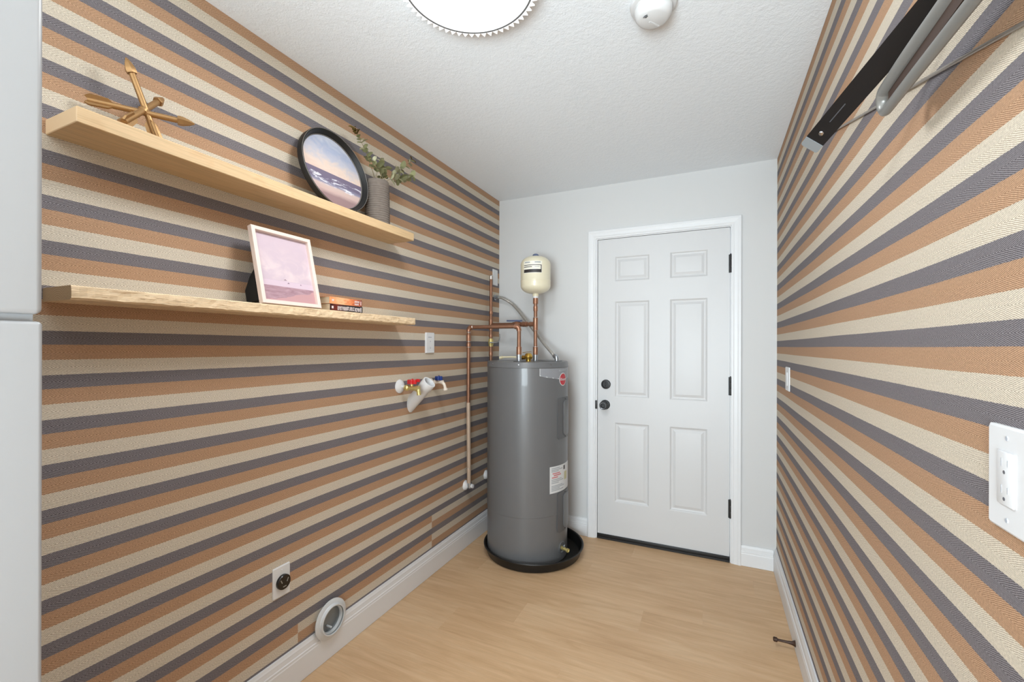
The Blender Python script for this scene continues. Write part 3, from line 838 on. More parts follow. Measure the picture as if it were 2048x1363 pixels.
obj('top_cap', lathe(bmesh.new(), [(HR + 0.0005, 1.1885), (HR + 0.003, 1.190), (HR + 0.0025, 1.196), (HR + 0.0005, 1.199), (HR, 1.218), (HR - 0.004, 1.2235), (HR - 0.012, 1.2245), (HR - 0.02, 1.2215), (0, 1.2215)], (HC[0], HC[1], 0), n=128), M_GREY, wh)
def hp(az, z, r=HR, C=HC):
    a = math.radians(az); return Vector((C[0] + r * math.cos(a), C[1] + r * math.sin(a), z))
def hd(az):
    a = math.radians(az); return Vector((math.cos(a), math.sin(a), 0))
for az in (-123, -79.5, -35, 10):
    obj('screw', lathe(bmesh.new(), [(0, 0), (0.0035, 0), (0.003, 0.0015), (0, 0.002)], hp(az, 1.209), hd(az), n=12), M_CHROME, wh)
def bend(bm, az, z, r, C=HC):
    for v in bm.verts:
        s, d, h = v.co.x, v.co.y, v.co.z
        a = math.radians(az) + s / r
        v.co = Vector((C[0] + (r + d) * math.cos(a), C[1] + (r + d) * math.sin(a), z + h))
    return bm
def plate(poly, d0, d1, cuts=10):
    """poly in (s,h); sliced so that it can be bent"""
    bm = bmesh.new(); prism(bm, poly, d0, d1, 'y')
    lo, hi = min(p[0] for p in poly), max(p[0] for p in poly)
    for k in range(1, cuts):
        x = lo + (hi - lo) * k / cuts
        bmesh.ops.bisect_plane(bm, geom=bm.verts[:] + bm.edges[:] + bm.faces[:], plane_co=(x, 0, 0), plane_no=(1, 0, 0))
    return bm
def access_panel(z0, z1, name='access_panel'):
    hh = (z1 - z0) / 2; zc = (z0 + z1) / 2
    o = obj(name, bend(plate(rrect(-0.072, 0.072, -hh, hh, 0.016), -0.001, 0.0045), -7.5, zc, HR), M_GREYD2, wh, ang=40)
    obj('raised_cover', bend(plate(rrect(-0.014, 0.060, -hh + 0.018, hh - 0.018, 0.02), 0.0045, 0.010, 8), -7.5, zc, HR), M_GREY, o, ang=40)
    for s in (-1, 1):
        obj('screw', lathe(bmesh.new(), [(0, 0), (0.004, 0), (0.003, 0.002), (0, 0.0025)], hp(-8.5 + 3, zc + s * (hh - 0.010), HR + 0.0045), hd(-6), n=10), M_BLACK, o)
access_panel(0.755, 1.005); access_panel(0.187, 0.432)
# silver brand band
o = obj('trim_band', bend(plate([(-0.18, 0.0), (-0.18, 0.044), (0.16, 0.044), (0.16, -0.012), (0.10, -0.020), (0.0, -0.025), (-0.09, -0.016)], 0.0, 0.0008, 24), -11.5, 1.142, HR), M_SILVERBAND, wh)
bm = bmesh.new()
pl = [(-0.18, 0.0), (-0.135, -0.009), (-0.09, -0.016), (-0.045, -0.0215), (0.0, -0.025), (0.05, -0.023), (0.10, -0.020), (0.16, -0.012)]
for (a, b), (c, d) in zip(pl, pl[1:]):
    v = [bm.verts.new(q) for q in ((a, 0.0012, b), (c, 0.0012, d), (c, 0.0012, d + 0.004), (a, 0.0012, b + 0.004))]; bm.faces.new(v)
box(bm, -0.181, -0.178, 0.0008, 0.0012, 0.0, 0.044)
obj('band_edge', bend(bm, -11.5, 1.142, HR), M_LABELW, o, smooth=False)
bm = bmesh.new()
for k, a in enumerate((-0.040, -0.031, -0.022, -0.010, -0.003, 0.004, 0.011, 0.018, 0.025, 0.032, 0.039)):
    box(bm, a, a + 0.005, 0.0008, 0.0012, 0.027 if k > 2 else 0.024, 0.035)
obj('band_lettering', bend(bm, -11.5, 1.142, HR), M_LABELG, o, smooth=False)
# round emblem
def disc(r0, r1, d0, d1, n=40):
    bm = bmesh.new()
    prof = [(r0, d0), (r1, d0), (r1, d1), (r0, d1)] if r0 > 0 else [(0, d0), (r1, d0), (r1, d1), (0, d1)]
    lathe(bm, prof, (0, 0, 0), (0, 1, 0), n=n, closed=r0 > 0); return bm
lg = obj('emblem', bend(disc(0, 0.0395, 0.0008, 0.0020), -11.0, 1.117, HR), M_LABELW, wh, smooth=False)
obj('emblem_field', bend(disc(0, 0.0350, 0.0020, 0.0024), -11.0, 1.117, HR), M_LOGORED, lg, smooth=False)
def text_mesh(body, size, shear=0.0):
    cu = bpy.data.curves.new('lettering', 'FONT'); cu.body = body; cu.size = size; cu.align_x = 'CENTER'; cu.align_y = 'CENTER'; cu.shear = shear; cu.extrude = 0.0002; cu.resolution_u = 3
    to = bpy.data.objects.new('lettering', cu); COL.objects.link(to)
    bpy.context.view_layer.update()
    me = bpy.data.meshes.new_from_object(to.evaluated_get(bpy.context.evaluated_depsgraph_get()))
    bm = bmesh.new(); bm.from_mesh(me)
    bpy.data.objects.remove(to); bpy.data.curves.remove(cu); bpy.data.meshes.remove(me)
    return bm
bm = text_mesh('Rheem', 0.025, 0.3)
for v in bm.verts:
    x, y, z = v.co; v.co = Vector((x, 0.0027 + z, y))
obj('emblem_lettering', bend(bm, -11.0, 1.117, HR), M_LABELW, lg, smooth=False)
# warning label
lb = obj('warning_label', bend(plate([(-0.115, -0.080), (0.115, -0.080), (0.115, 0.080), (-0.115, 0.080)], 0.0, 0.0007, 20), -11.0, 0.516, HR), M_LABELW, wh, smooth=False)
def on_label(rects, m, name):
    bm = bmesh.new()
    for a, b, c, d in rects:
        n = max(1, int((b - a) / 0.012))
        for k in range(n): box(bm, a + (b - a) * k / n, a + (b - a) * (k + 1) / n, 0.0007, 0.0010, c, d)
    o_ = obj(name, bend(bm, -11.0, 0.516, HR), m, lb, smooth=False)
    if len(rects) > 1: o_['kind'] = 'stuff'
rr = []
for k, (c, ln) in enumerate(((0.066, 0.07), (0.056, 0.10), (0.047, 0.06), (-0.002, 0.09), (-0.012, 0.11), (-0.022, 0.06), (-0.040, 0.10), (-0.049, 0.12), (-0.058, 0.07), (-0.067, 0.11))):
    rr.append((-0.103, -0.103 + ln, c, c + 0.0055))
on_label(rr, M_LABELG, 'label_text')
on_label([(-0.095, -0.030, 0.034, 0.041), (-0.085, -0.02, 0.022, 0.030), (-0.100, -0.05, 0.010, 0.017)], M_LABELR, 'red_label_text')
on_label([(0.020, 0.060, -0.02, 0.03)], M_LABELY, 'yellow_notice')
on_label([(0.010, 0.030, 0.045, 0.070)], M_INK, 'black_notice')
# drain valve with its round opening
o = obj('drain_opening', lathe(bmesh.new(), [(0.030, -0.002), (0.034, -0.002), (0.034, 0.004), (0.030, 0.005), (0.026, 0.001)], hp(-12, 0.088, HR - 0.002), hd(-12), closed=True, n=32), M_GREYD, wh)
obj('drain_valve', lathe(bmesh.new(), [(0, 0), (0.011, 0), (0.011, 0.022), (0.008, 0.024), (0.008, 0.040), (0.0125, 0.041), (0.0125, 0.052), (0.009, 0.052), (0.007, 0.046), (0, 0.046)], hp(-12, 0.084, HR - 0.003), hd(-20) + Vector((0, 0, -0.06)), n=24), M_BRASSP, wh)
obj('drain_valve_key', newbox(hp(-12, 0).x + 0.012, hp(-12, 0).x + 0.020, hp(-12, 0).y - 0.014, hp(-12, 0).y + 0.004, 0.094, 0.106, bev=0.002), M_GALV, wh)
# junction plate on the lid
obj('lid_gasket', lathe(bmesh.new(), [(0, 1.2216), (0.040, 1.2216), (0.040, 1.2255), (0.030, 1.227), (0, 1.227)], (-1.105, 2.515, 0), n=40), M_GREYD, wh)
obj('junction_cover', newbox(-1.02, -0.90, 2.63, 2.75, 1.2216, 1.2245, bev=0.001), M_GREYD, wh)

# pipes --------------------------------------------------------------
def coupling(par, p, d, L=0.03, r=0.0158, m=None, name='coupling'):
    p = Vector(p); d = Vector(d).normalized()
    return obj(name, lathe(bmesh.new(), [(0.011, 0), (r, 0), (r + 0.0006, 0.0015), (r, 0.004), (r, L - 0.004), (r + 0.0006, L - 0.0015), (r, L), (0.011, L)], p - d * L / 2, d, n=20, closed=True), m or M_COPPERF, par)
def bead(par, p, d, r=0.0163):
    return obj('solder_bead', lathe(bmesh.new(), [(0.0120, -0.0015), (r - 0.0022, -0.002), (r - 0.0015, 0), (r - 0.0022, 0.002), (0.0120, 0.0015)], p, d, n=18, closed=True), M_SOLDER, par)
PR = 0.0123
hot = thing('copper_pipe', 'bent copper pipe running from heater top across and down the striped wall', 'pipe', (-1.107, 2.51, 1.22), 'copper water pipes at the heater')
E = 0.028
nx, ny = -1.107, 2.51; lx, ly = -1.450, 2.47; zt = 1.443
def elbow(par, a, c, b, r=0.0158):
    a, c, b = Vector(a), Vector(c), Vector(b)
    pts = []
    for k in range(9):
        t = k / 8; pts.append((1 - t) ** 2 * a + 2 * t * (1 - t) * c + t * t * b)
    obj('elbow', tube(bmesh.new(), pts, r, n=18), M_COPPERF, par)
    for p, q in ((a, pts[1]), (b, pts[-2])):
        bead(par, p, (Vector(q) - p))
obj('riser', tube(bmesh.new(), [(nx, ny, 1.262), (nx, ny, zt - E)], PR, n=18), M_COPPER, hot)
elbow(hot, (nx, ny, zt - E), (nx, ny, zt), (nx - E, ny - 0.003, zt))
obj('crossover', tube(bmesh.new(), [(nx - E, ny - 0.003, zt), (lx + E, ly + 0.003, zt)], PR, n=18), M_COPPER, hot)
elbow(hot, (lx + E, ly + 0.003, zt), (lx, ly, zt), (lx, ly, zt - E))
obj('downpipe', tube(bmesh.new(), [(lx, ly, zt - E), (lx - 0.001, ly, 0.95)], PR, n=18), M_COPPER, hot)
obj('lower_downpipe', tube(bmesh.new(), [(lx - 0.001, ly, 0.95), (lx + 0.004, ly + 0.002, 0.425)], PR + 0.0012, n=18), M_COPPAINT, hot)
coupling(hot, (lx, ly, 1.372), (0, 0, 1), 0.040); coupling(hot, (lx, ly, 1.326), (0, 0, 1), 0.022); coupling(hot, (nx, ny, 1.29), (0, 0, 1), 0.05, 0.0165)
for z in (1.407, 1.349, 1.312): bead(hot, (lx, ly, z), (0, 0, 1), 0.0165)
bead(hot, (lx + 0.001, ly, 0.52), (0, 0, 1), 0.0168)
obj('dielectric_union', lathe(bmesh.new(), [(0, 0), (0.016, 0), (0.016, 0.026), (0.0175, 0.027), (0.0175, 0.040), (0, 0.040)], (nx, ny, 1.2265), n=24), M_GALV, hot)

cx_, cy_ = -1.075, 2.71; vx, vy = -1.450, 2.785; zc = 1.467
cold = thing('copper_pipe', 'copper pipe with valve rising in the corner and joining the expansion tank', 'pipe', (cx_, cy_, 1.22), 'copper water pipes at the heater')
obj('tank_riser', tube(bmesh.new(), [(cx_, cy_, 1.262), (cx_, cy_, 1.650)], PR, n=18), M_COPPER, cold)
obj('dielectric_union', lathe(bmesh.new(), [(0, 0), (0.016, 0), (0.016, 0.026), (0.0175, 0.027), (0.0175, 0.040), (0, 0.040)], (cx_, cy_, 1.2225), n=24), M_GALV, cold)
coupling(cold, (cx_, cy_, 1.289), (0, 0, 1), 0.05, 0.0165); coupling(cold, (cx_, cy_, zc), (0, 0, 1), 0.085, 0.0162, name='tee')
coupling(cold, (cx_, cy_, 1.630), (0, 0, 1), 0.055, 0.0172, name='tank_adapter'); coupling(cold, (cx_, cy_, 1.570), (0, 0, 1), 0.03, 0.0152)
for z in (1.316, 1.424, 1.512): bead(cold, (cx_, cy_, z), (0, 0, 1), 0.0168)
hdv = Vector((vx - cx_, vy - cy_, 0.006)).normalized()
Pc = Vector((cx_, cy_, zc)); Pv = Vector((vx, vy, zc + 0.006))
obj('branch', tube(bmesh.new(), [Pc, Pv], PR, n=18), M_COPPER, cold)
coupling(cold, Pc + hdv * 0.030, hdv, 0.030, 0.0160); coupling(cold, Pc + hdv * 0.085, hdv, 0.035, 0.0175, name='union')
o = obj('ball_valve', lathe(bmesh.new(), [(0.0125, -0.034), (0.0165, -0.034), (0.0165, -0.022), (0.021, -0.014), (0.0225, 0), (0.021, 0.014), (0.0165, 0.022), (0.0165, 0.034), (0.0125, 0.034)], Pc + hdv * 0.150, hdv, n=20, closed=True), M_COPPERF, cold)
bh = Pc + hdv * 0.150 + Vector((0, 0, 0.018))
obj('valve_stem', lathe(bmesh.new(), [(0, -0.01), (0.006, -0.01), (0.006, 0.006), (0, 0.006)], bh, n=12), M_BRASSP, o)
obj('blue_lever', strap(bmesh.new(), bh - hdv * 0.035 + Vector((0, 0, 0.006)), bh + hdv * 0.085 + Vector((0, 0, 0.008)), Vector((0.2, 1, 0)).normalized() * 0.009, 0.011), M_BLUEG, o, smooth=False)
obj('corner_riser', tube(bmesh.new(), [(vx, vy, 0.395), (vx, vy, 1.812)], PR * 0.9, n=18), M_COPPER, cold)
coupling(cold, (vx, vy, zc + 0.006), (0, 0, 1), 0.075, 0.0158, name='tee'); obj('pipe_cap', lathe(bmesh.new(), [(0, 0.03), (0.008, 0.03), (0.013, 0.024), (0.013, 0), (0, 0)], (vx, vy, 1.800), n=18), M_SOLDER, cold)
coupling(cold, (vx, vy, 1.265), (0, 0, 1), 0.03, 0.0150); coupling(cold, (vx, vy, 1.392), (0, 0, 1), 0.02, 0.0150); coupling(cold, (vx, vy, 1.560), (0, 0, 1), 0.02, 0.0140)
o = obj('gate_valve', lathe(bmesh.new(), [(0.011, -0.028), (0.016, -0.028), (0.017, -0.016), (0.020, -0.008), (0.020, 0.008), (0.017, 0.016), (0.016, 0.028), (0.011, 0.028)], (vx, vy, 1.345), n=20, closed=True), M_BRASSP, cold)
bm = bmesh.new(); lathe(bm, [(0, 0.0), (0.008, 0.0), (0.006, 0.03), (0, 0.03)], (vx, vy, 1.345), (0.75, -0.5, 0), n=14)
obj('bonnet', bm, M_BRASSP, o)
hv = Vector((vx, vy, 1.345)) + Vector((0.75, -0.5, 0)).normalized() * 0.030
obj('lever_handle', tube(bmesh.new(), [hv + Vector((-0.02, -0.015, 0)), hv, hv + Vector((0.035, 0.01, 0.004)), hv + Vector((0.048, 0.014, 0.03)), hv + Vector((0.046, 0.012, 0.062))], 0.0048, n=8, sub=4), M_GALV, o)

# expansion tank
TC = (cx_, cy_)
et = thing('expansion_tank', 'cream expansion tank on a copper pipe above the water heater', 'tank', (TC[0], TC[1], 1.655))
pr = [(0, 0), (0.020, 0), (0.020, 0.018)]
pr += [(0.020 + 0.080 * math.sin(t), 0.018 + 0.052 * (1 - math.cos(t))) for t in [k * PI / 2 / 10 for k in range(1, 11)]]
pr += [(0.100, 0.098), (0.1012, 0.100), (0.1012, 0.104), (0.100, 0.106), (0.100, 0.208)]
pr += [(0.024 + 0.076 * math.cos(t), 0.208 + 0.058 * math.sin(t)) for t in [k * PI / 2 / 10 for k in range(1, 11)]]
pr += [(0, 0.267)]
obj('tank_shell', lathe(bmesh.new(), pr, (TC[0], TC[1], 1.652), n=72), M_CREAMT, et)
obj('valve_cap', lathe(bmesh.new(), [(0.024, 0), (0.023, 0.008), (0.018, 0.017), (0.010, 0.021), (0, 0.022)], (TC[0], TC[1], 1.915), n=28), M_BLUEG, et)
obj('inlet_collar', lathe(bmesh.new(), [(0, 0), (0.018, 0), (0.018, 0.016), (0, 0.016)], (TC[0], TC[1], 1.6405), n=24), M_WHITEP, et)
def tplate(a0, a1, z0, z1, m, name, par, d=0.0006):
    n = 14; az = -81.0
    rad = 0.100; s0, s1 = math.radians(a0 - az) * rad, math.radians(a1 - az) * rad
    return obj(name, bend(plate([(s0, z0), (s1, z0), (s1, z1), (s0, z1)], 0.0002, d, n), az, 0.0, rad, TC), m, par, smooth=False)
tl = tplate(-118, -44, 1.793, 1.872, mat('tank_label', (240, 236, 222), 0.4), 'label', et)
for a0, a1, z0, z1, m in ((-112, -90, 1.860, 1.867, M_LABELG), (-72, -50, 1.860, 1.867, M_LABELG), (-117, -46, 1.8435, 1.8475, M_INK), (-49, -46, 1.797, 1.8435, M_INK), (-117, -82, 1.832, 1.836, M_INK), (-72, -54, 1.833, 1.836, M_LABELG), (-117, -49, 1.797, 1.818, M_INK)):
    tplate(a0, a1, z0, z1, m, 'label_print', tl, 0.0010)

# relief valve with discharge tube on the heater lid
rv = thing('relief_valve', 'brass relief valve with cream tube lying on the heater lid', 'valve', (-1.097, 2.60, 1.222))
obj('valve_body', lathe(bmesh.new(), [(0, 0), (0.016, 0), (0.016, 0.012), (0.025, 0.016), (0.028, 0.030), (0.022, 0.044), (0.016, 0.052), (0, 0.054)], (-1.080, 2.60, 1.2216), n=24), M_BRASS, rv)
obj('side_outlet', lathe(bmesh.new(), [(0, 0), (0.012, 0), (0.014, 0.034), (0.009, 0.038), (0, 0.038)], (-1.095, 2.60, 1.246), (-1, 0.0, 0), n=20), M_BRASS, rv)
obj('test_lever', strap(bmesh.new(), (-1.12, 2.60, 1.278), (-1.060, 2.60, 1.284), (0, 0.006, 0), 0.003), M_BRASS, rv, smooth=False)
obj('discharge_tube', tube(bmesh.new(), [(-1.12, 2.60, 1.246), (-1.20, 2.598, 1.248), (-1.268, 2.594, 1.246)], 0.0055, n=12), M_CPVC, rv)
obj('tube_end', lathe(bmesh.new(), [(0, 0), (0.010, 0), (0.010, 0.022), (0, 0.022)], (-1.262, 2.595, 1.246), (-1, -0.03, -0.3), n=14), M_CPVC, rv)

# flexible conduit
fc = thing('flexible_conduit', 'grey metal flexible conduit curving from the striped wall to the heater lid', 'conduit', (-0.93, 2.71, 1.222))
cpts = [(-1.462, 2.905, 1.682), (-1.42, 2.915, 1.676), (-1.338, 2.925, 1.624), (-1.224, 2.88, 1.514), (-1.126, 2.84, 1.414), (-1.033, 2.785, 1.326), (-0.965, 2.735, 1.272), (-0.938, 2.714, 1.246)]
P = smooth_path(cpts, 26)
obj('armoured_sleeve', tube(bmesh.new(), P, 0.0105, n=14, rfun=lambda s: 0.0100 + 0.0011 * math.sin(s * 2 * PI * 60)), M_FLEX, fc)
obj('wall_connector', lathe(bmesh.new(), [(0, 0), (0.022, 0), (0.022, 0.004), (0.014, 0.006), (0.014, 0.030), (0, 0.030)], (XL + 0.001, 2.903, 1.684), (1, 0, 0), n=20), M_GALV, fc)
obj('lid_connector', tube(bmesh.new(), [(-0.946, 2.722, 1.256), (-0.930, 2.711, 1.250), (-0.925, 2.710, 1.236), (-0.925, 2.710, 1.2225)], 0.0145, n=16, sub=4), M_GALV, fc)

# lower stub-outs
def stub(label, y, z, hidden=False):
    t = thing('stub_out', label, 'pipe fitting', (XL, y, z), 'white wall stub-outs by the heater')
    obj('escutcheon', lathe(bmesh.new(), [(0, 0), (0.033, 0), (0.032, 0.006), (0.024, 0.016), (0.014, 0.022), (0, 0.022)], (XL, y, z), (1, 0, 0), n=32), M_WHITEP, t)
    obj('stub_pipe', lathe(bmesh.new(), [(0, 0.02), (0.010, 0.02), (0.010, 0.046), (0.013, 0.047), (0.013, 0.060), (0, 0.062)], (XL, y, z), (1, 0, 0), n=20), M_WHITEP, t)
    obj('fitting', lathe(bmesh.new(), [(0, -0.014), (0.013, -0.014), (0.0145, 0.0), (0.0145, 0.022), (0, 0.022)], (XL + 0.033, y, z), (0, 0, 1), n=20), M_GALV, t)
stub('white stub-out fitting at the foot of the left copper pipe', 2.482, 0.402)
stub('white stub-out fitting on the striped wall half behind the heater', 2.768, 0.396)

# ------------------------------------------------------------------ laundry box fittings on left wall
rvv = thing('hose_valve', 'brass hose valve with red handle and white wall flange', 'valve', (XL, 1.815, 1.108), 'laundry hose valves')
obj('wall_flange', lathe(bmesh.new(), [(0, 0), (0.036, 0), (0.035, 0.004), (0.024, 0.012), (0.013, 0.016), (0, 0.016)], (XL, 1.815, 1.108), (1, 0, 0), n=36), M_WHITEP, rvv)
obj('supply_pipe', lathe(bmesh.new(), [(0, 0.01), (0.008, 0.01), (0.007, 0.045), (0, 0.045)], (XL, 1.815, 1.107), (1, 0, 0), n=18), M_WHITEP, rvv)
obj('valve_body', lathe(bmesh.new(), [(0, 0.035), (0.012, 0.035), (0.0155, 0.042), (0.0155, 0.054), (0.011, 0.060), (0.0115, 0.105), (0.015, 0.108), (0.015, 0.122), (0, 0.124)], (XL, 1.815, 1.104), (1, 0, -0.03), n=22), M_BRASSP, rvv)
obj('spout', tube(bmesh.new(), [(XL + 0.108, 1.815, 1.100), (XL + 0.120, 1.815, 1.088), (XL + 0.124, 1.815, 1.068)], 0.011, n=14, sub=4), M_BRASSP, rvv)
obj('bonnet', lathe(bmesh.new(), [(0, 0), (0.008, 0), (0.008, 0.018), (0, 0.018)], (XL + 0.078, 1.815, 1.112), n=14), M_BRASSP, rvv)
def hand_wheel(par, c, d, m, R=0.021):
    bm = bmesh.new(); u, v, w = frame_of(d); n = 5; pts = []
    for k in range(60):
        a = 2 * PI * k / 60; r = R * (1 + 0.10 * math.cos(5 * a)); pts.append((r, a))
    c = Vector(c)
    T = [bm.verts.new(c + w * 0.010 + (u * math.cos(a) + v * math.sin(a)) * r * 0.9) for r, a in pts]
    U = [bm.verts.new(c + w * 0.006 + (u * math.cos(a) + v * math.sin(a)) * r) for r, a in pts]
    L = [bm.verts.new(c - w * 0.012 + (u * math.cos(a) + v * math.sin(a)) * r) for r, a in pts]
    for X, Y in ((T, U), (U, L)):
        for k in range(60): bm.faces.new((X[k], X[(k + 1) % 60], Y[(k + 1) % 60], Y[k]))
    bm.faces.new(T); bm.faces.new(L[::-1])
    lathe(bm, [(0, 0.008), (0.005, 0.008), (0.004, 0.014), (0, 0.014)], c, d, n=12)
    return obj('handle', bm, m, par)
hand_wheel(rvv, (XL + 0.080, 1.818, 1.136), (0.0, 0.0, 1), M_RED, 0.024)
obj('handle_tab', newbox(XL + 0.106, XL + 0.124, 1.812, 1.826, 1.134, 1.150, bev=0.003), M_RED, rvv)
bvv = thing('hose_valve', 'pale hose valve with blue handle right of the white drain pipe', 'valve', (XL, 2.10, 1.112), 'laundry hose valves')
YBV = 2.092
obj('wall_flange', lathe(bmesh.new(), [(0, 0), (0.020, 0), (0.019, 0.004), (0.011, 0.008), (0, 0.008)], (XL, YBV, 1.112), (1, 0, 0), n=28), M_VALVEW, bvv)
obj('valve_body', lathe(bmesh.new(), [(0, 0.0), (0.009, 0.0), (0.009, 0.022), (0.013, 0.026), (0.013, 0.036), (0.0095, 0.040), (0.0095, 0.070), (0.0115, 0.072), (0.0115, 0.084), (0, 0.086)], (XL, YBV, 1.112), (1, 0, 0), n=20), M_VALVEW, bvv)
obj('spout', tube(bmesh.new(), [(XL + 0.074, YBV, 1.110), (XL + 0.090, YBV, 1.102), (XL + 0.098, YBV, 1.080), (XL + 0.101, YBV, 1.070)], 0.0085, n=14, sub=4), M_VALVEW, bvv)
obj('spout_ring', lathe(bmesh.new(), [(0, -0.006), (0.0125, -0.006), (0.0125, 0.006), (0, 0.006)], (XL + 0.100, YBV, 1.073), (0.15, 0, -1), n=18), M_VALVEW, bvv)
obj('bonnet', lathe(bmesh.new(), [(0, 0), (0.008, 0), (0.008, 0.018), (0, 0.018)], (XL + 0.056, YBV, 1.116), n=14), M_VALVEW, bvv)
hand_wheel(bvv, (XL + 0.056, YBV, 1.136), (0, 0, 1), M_BLUE, 0.021)
# standpipe
d45 = Vector((1, 0.0, 1.0)).normalized()
P0 = Vector((XL, 1.910, 1.008)); L45 = 0.170
tag(obj('drain_standpipe', lathe(bmesh.new(), [(0.0300, -0.034), (0.0345, -0.034), (0.0345, L45 - 0.045), (0.0365, L45 - 0.042), (0.0365, L45 - 0.002), (0.0355, L45), (0.0290, L45), (0.0280, L45 - 0.003), (0.0280, 0.02), (0.0290, -0.02)], P0, d45, n=40, closed=True), M_WHITEP),
    'white plastic drain pipe angled up out of the striped wall between hose valves', 'pipe')

# ------------------------------------------------------------------ wall plates
def wallplate(name, label, cat, x, s, y, z, w=0.072, h=0.117, group=None, t=0.0055, m=None):
    th = thing(name, label, cat, (x, y, z), group)
    bm = bmesh.new(); pts = rrect(y - w / 2, y + w / 2, z - h / 2, z + h / 2, 0.004, 4)
    ins = rrect(y - w / 2 + 0.003, y + w / 2 - 0.003, z - h / 2 + 0.003, z + h / 2 - 0.003, 0.003, 4)
    A = [bm.verts.new((x, a, b)) for a, b in pts]; B = [bm.verts.new((x + s * (t - 0.002), a, b)) for a, b in pts]; C = [bm.verts.new((x + s * t, a, b)) for a, b in ins]
    n = len(pts)
    for X, Y in ((A, B), (B, C)):
        for k in range(n): bm.faces.new((X[k], X[(k + 1) % n], Y[(k + 1) % n], Y[k]))
    bm.faces.new(C); bm.faces.new(A[::-1])
    obj('cover_plate', bm, m or M_WHITEP, th, ang=25)
    return th
def scr(par, x, s, y, z, m=None):
    obj('screw', lathe(bmesh.new(), [(0, 0), (0.0032, 0), (0.0028, 0.001), (0, 0.0012)], (x, y, z), (s, 0, 0), n=12), m or M_OFFW, par)
# left switch (remote style)
t = wallplate('wall_switch', 'white wall control plate below the right end of the lower shelf', 'switch', XL, 1, 2.074, 1.337, 0.080, 0.117, t=0.010)
bm = bmesh.new(); box(bm, XL + 0.0100, XL + 0.0106, 2.052, 2.084, 1.366, 1.371); obj('printed_label', bm, M_MARK, t, smooth=False)
obj('button', lathe(bmesh.new(), [(0, 0), (0.004, 0), (0.0035, 0.001), (0, 0.001)], (XL + 0.010, 2.072, 1.345), (1, 0, 0), n=16), M_MARK, t)
obj('button', lathe(bmesh.new(), [(0.004, 0), (0.0055, 0), (0.0055, 0.001), (0.004, 0.001)], (XL + 0.010, 2.072, 1.308), (1, 0, 0), n=16, closed=True), M_MARK, t)
# blank plate in the corner
t = wallplate('blank_plate', 'white blank wall plate in the back left corner beside the copper riser', 'wall plate', XL, 1, 2.905, 1.832, 0.078, 0.118)
scr(t, XL + 0.0055, 1, 2.905, 1.874); scr(t, XL + 0.0055, 1, 2.905, 1.790)
# dryer outlet
t = wallplate('dryer_outlet', 'white plate with round black dryer outlet low on the striped wall', 'outlet', XL, 1, 1.130, 0.430, 0.072, 0.116)
o = obj('receptacle', lathe(bmesh.new(), [(0, 0), (0.0275, 0), (0.0275, 0.009), (0.0255, 0.0115), (0, 0.0115)], (XL + 0.0055, 1.133, 0.427), (1, 0, 0), n=40), M_BAKE, t)
for (y0, z0, a) in ((1.120, 0.433, 25), (1.146, 0.433, -25), (1.133, 0.412, 90)):
    bm = bmesh.new(); box(bm, -0.0006, 0.0008, -0.0016, 0.0016, -0.007, 0.007); 
    bmesh.ops.transform(bm, matrix=Matrix.Translation((XL + 0.0172, y0, z0)) @ Matrix.Rotation(math.radians(a), 4, 'X'), verts=bm.verts)
    obj('slot', bm, M_GALV, o, smooth=False)
scr(t, XL + 0.0055, 1, 1.130, 0.472)
# right wall: far switch, near outlet
t = wallplate('wall_switch', 'white rocker switch on the right striped wall near the door', 'switch', XR, -1, 2.555, 1.158, 0.110, 0.118)
obj('rocker', newbox(XR - 0.0085, XR - 0.0055, 2.535, 2.575, 1.125, 1.191, bev=0.001), M_WHITEP, t)
obj('indicator', newbox(XR - 0.0090, XR - 0.0085, 2.550, 2.560, 1.110, 1.116), M_MARK, t)
t = wallplate('wall_outlet', 'large white outlet plate at the right edge of the photo', 'outlet', XR, -1, 0.762, 1.150, 0.086, 0.134, t=0.006)
o = obj('receptacle', newbox(XR - 0.0085, XR - 0.006, 0.745, 0.779, 1.117, 1.185, bev=0.0012), M_WHITEP, t)
for zc_ in (1.168, 1.134):
    for dy, hh in ((-0.0065, 0.004), (0.0065, 0.005)):
        obj('slot', newbox(XR - 0.0088, XR - 0.0084, 0.762 + dy - 0.0009, 0.762 + dy + 0.0009, zc_ - hh + 0.003, zc_ + hh + 0.003), M_MARK, o)
    obj('ground_hole', lathe(bmesh.new(), [(0, 0), (0.0024, 0), (0.0024, 0.0004), (0, 0.0004)], (XR - 0.0084, 0.763, zc_ - 0.009), (-1, 0, 0), n=12), M_SLOT, o)
for z_ in (1.202, 1.098): scr(t, XR - 0.006, -1, 0.762, z_, M_MARK)

# ------------------------------------------------------------------ dryer vent collar
VY, VZ = 1.350, 0.167
vt = thing('dryer_vent', 'round white dryer vent collar on the wall above the baseboard', 'vent', (XL, VY, VZ))
xb = XL + 0.0165
obj('flange', lathe(bmesh.new(), [(0.050, 0), (0.078, 0), (0.080, 0.002), (0.080, 0.006), (0.077, 0.008), (0.063, 0.009), (0.061, 0.012), (0.050, 0.012)], (xb, VY, VZ), (1, 0, 0), n=64, closed=True), M_DUCT, vt)
obj('collar', lathe(bmesh.new(), [(0.055, -0.0155), (0.0605, -0.0155), (0.0605, 0.019), (0.0595, 0.021), (0.0555, 0.021), (0.055, 0.019)], (xb, VY, VZ), (1, 0, 0), n=64, closed=True), M_DUCT, vt)
obj('duct_liner', lathe(bmesh.new(), [(0.0540, -0.015), (0.0550, -0.015), (0.0550, 0.0180), (0.0540, 0.0180)], (xb, VY, VZ), (1, 0, 0), n=64, closed=True), M_DUCTIN, vt)
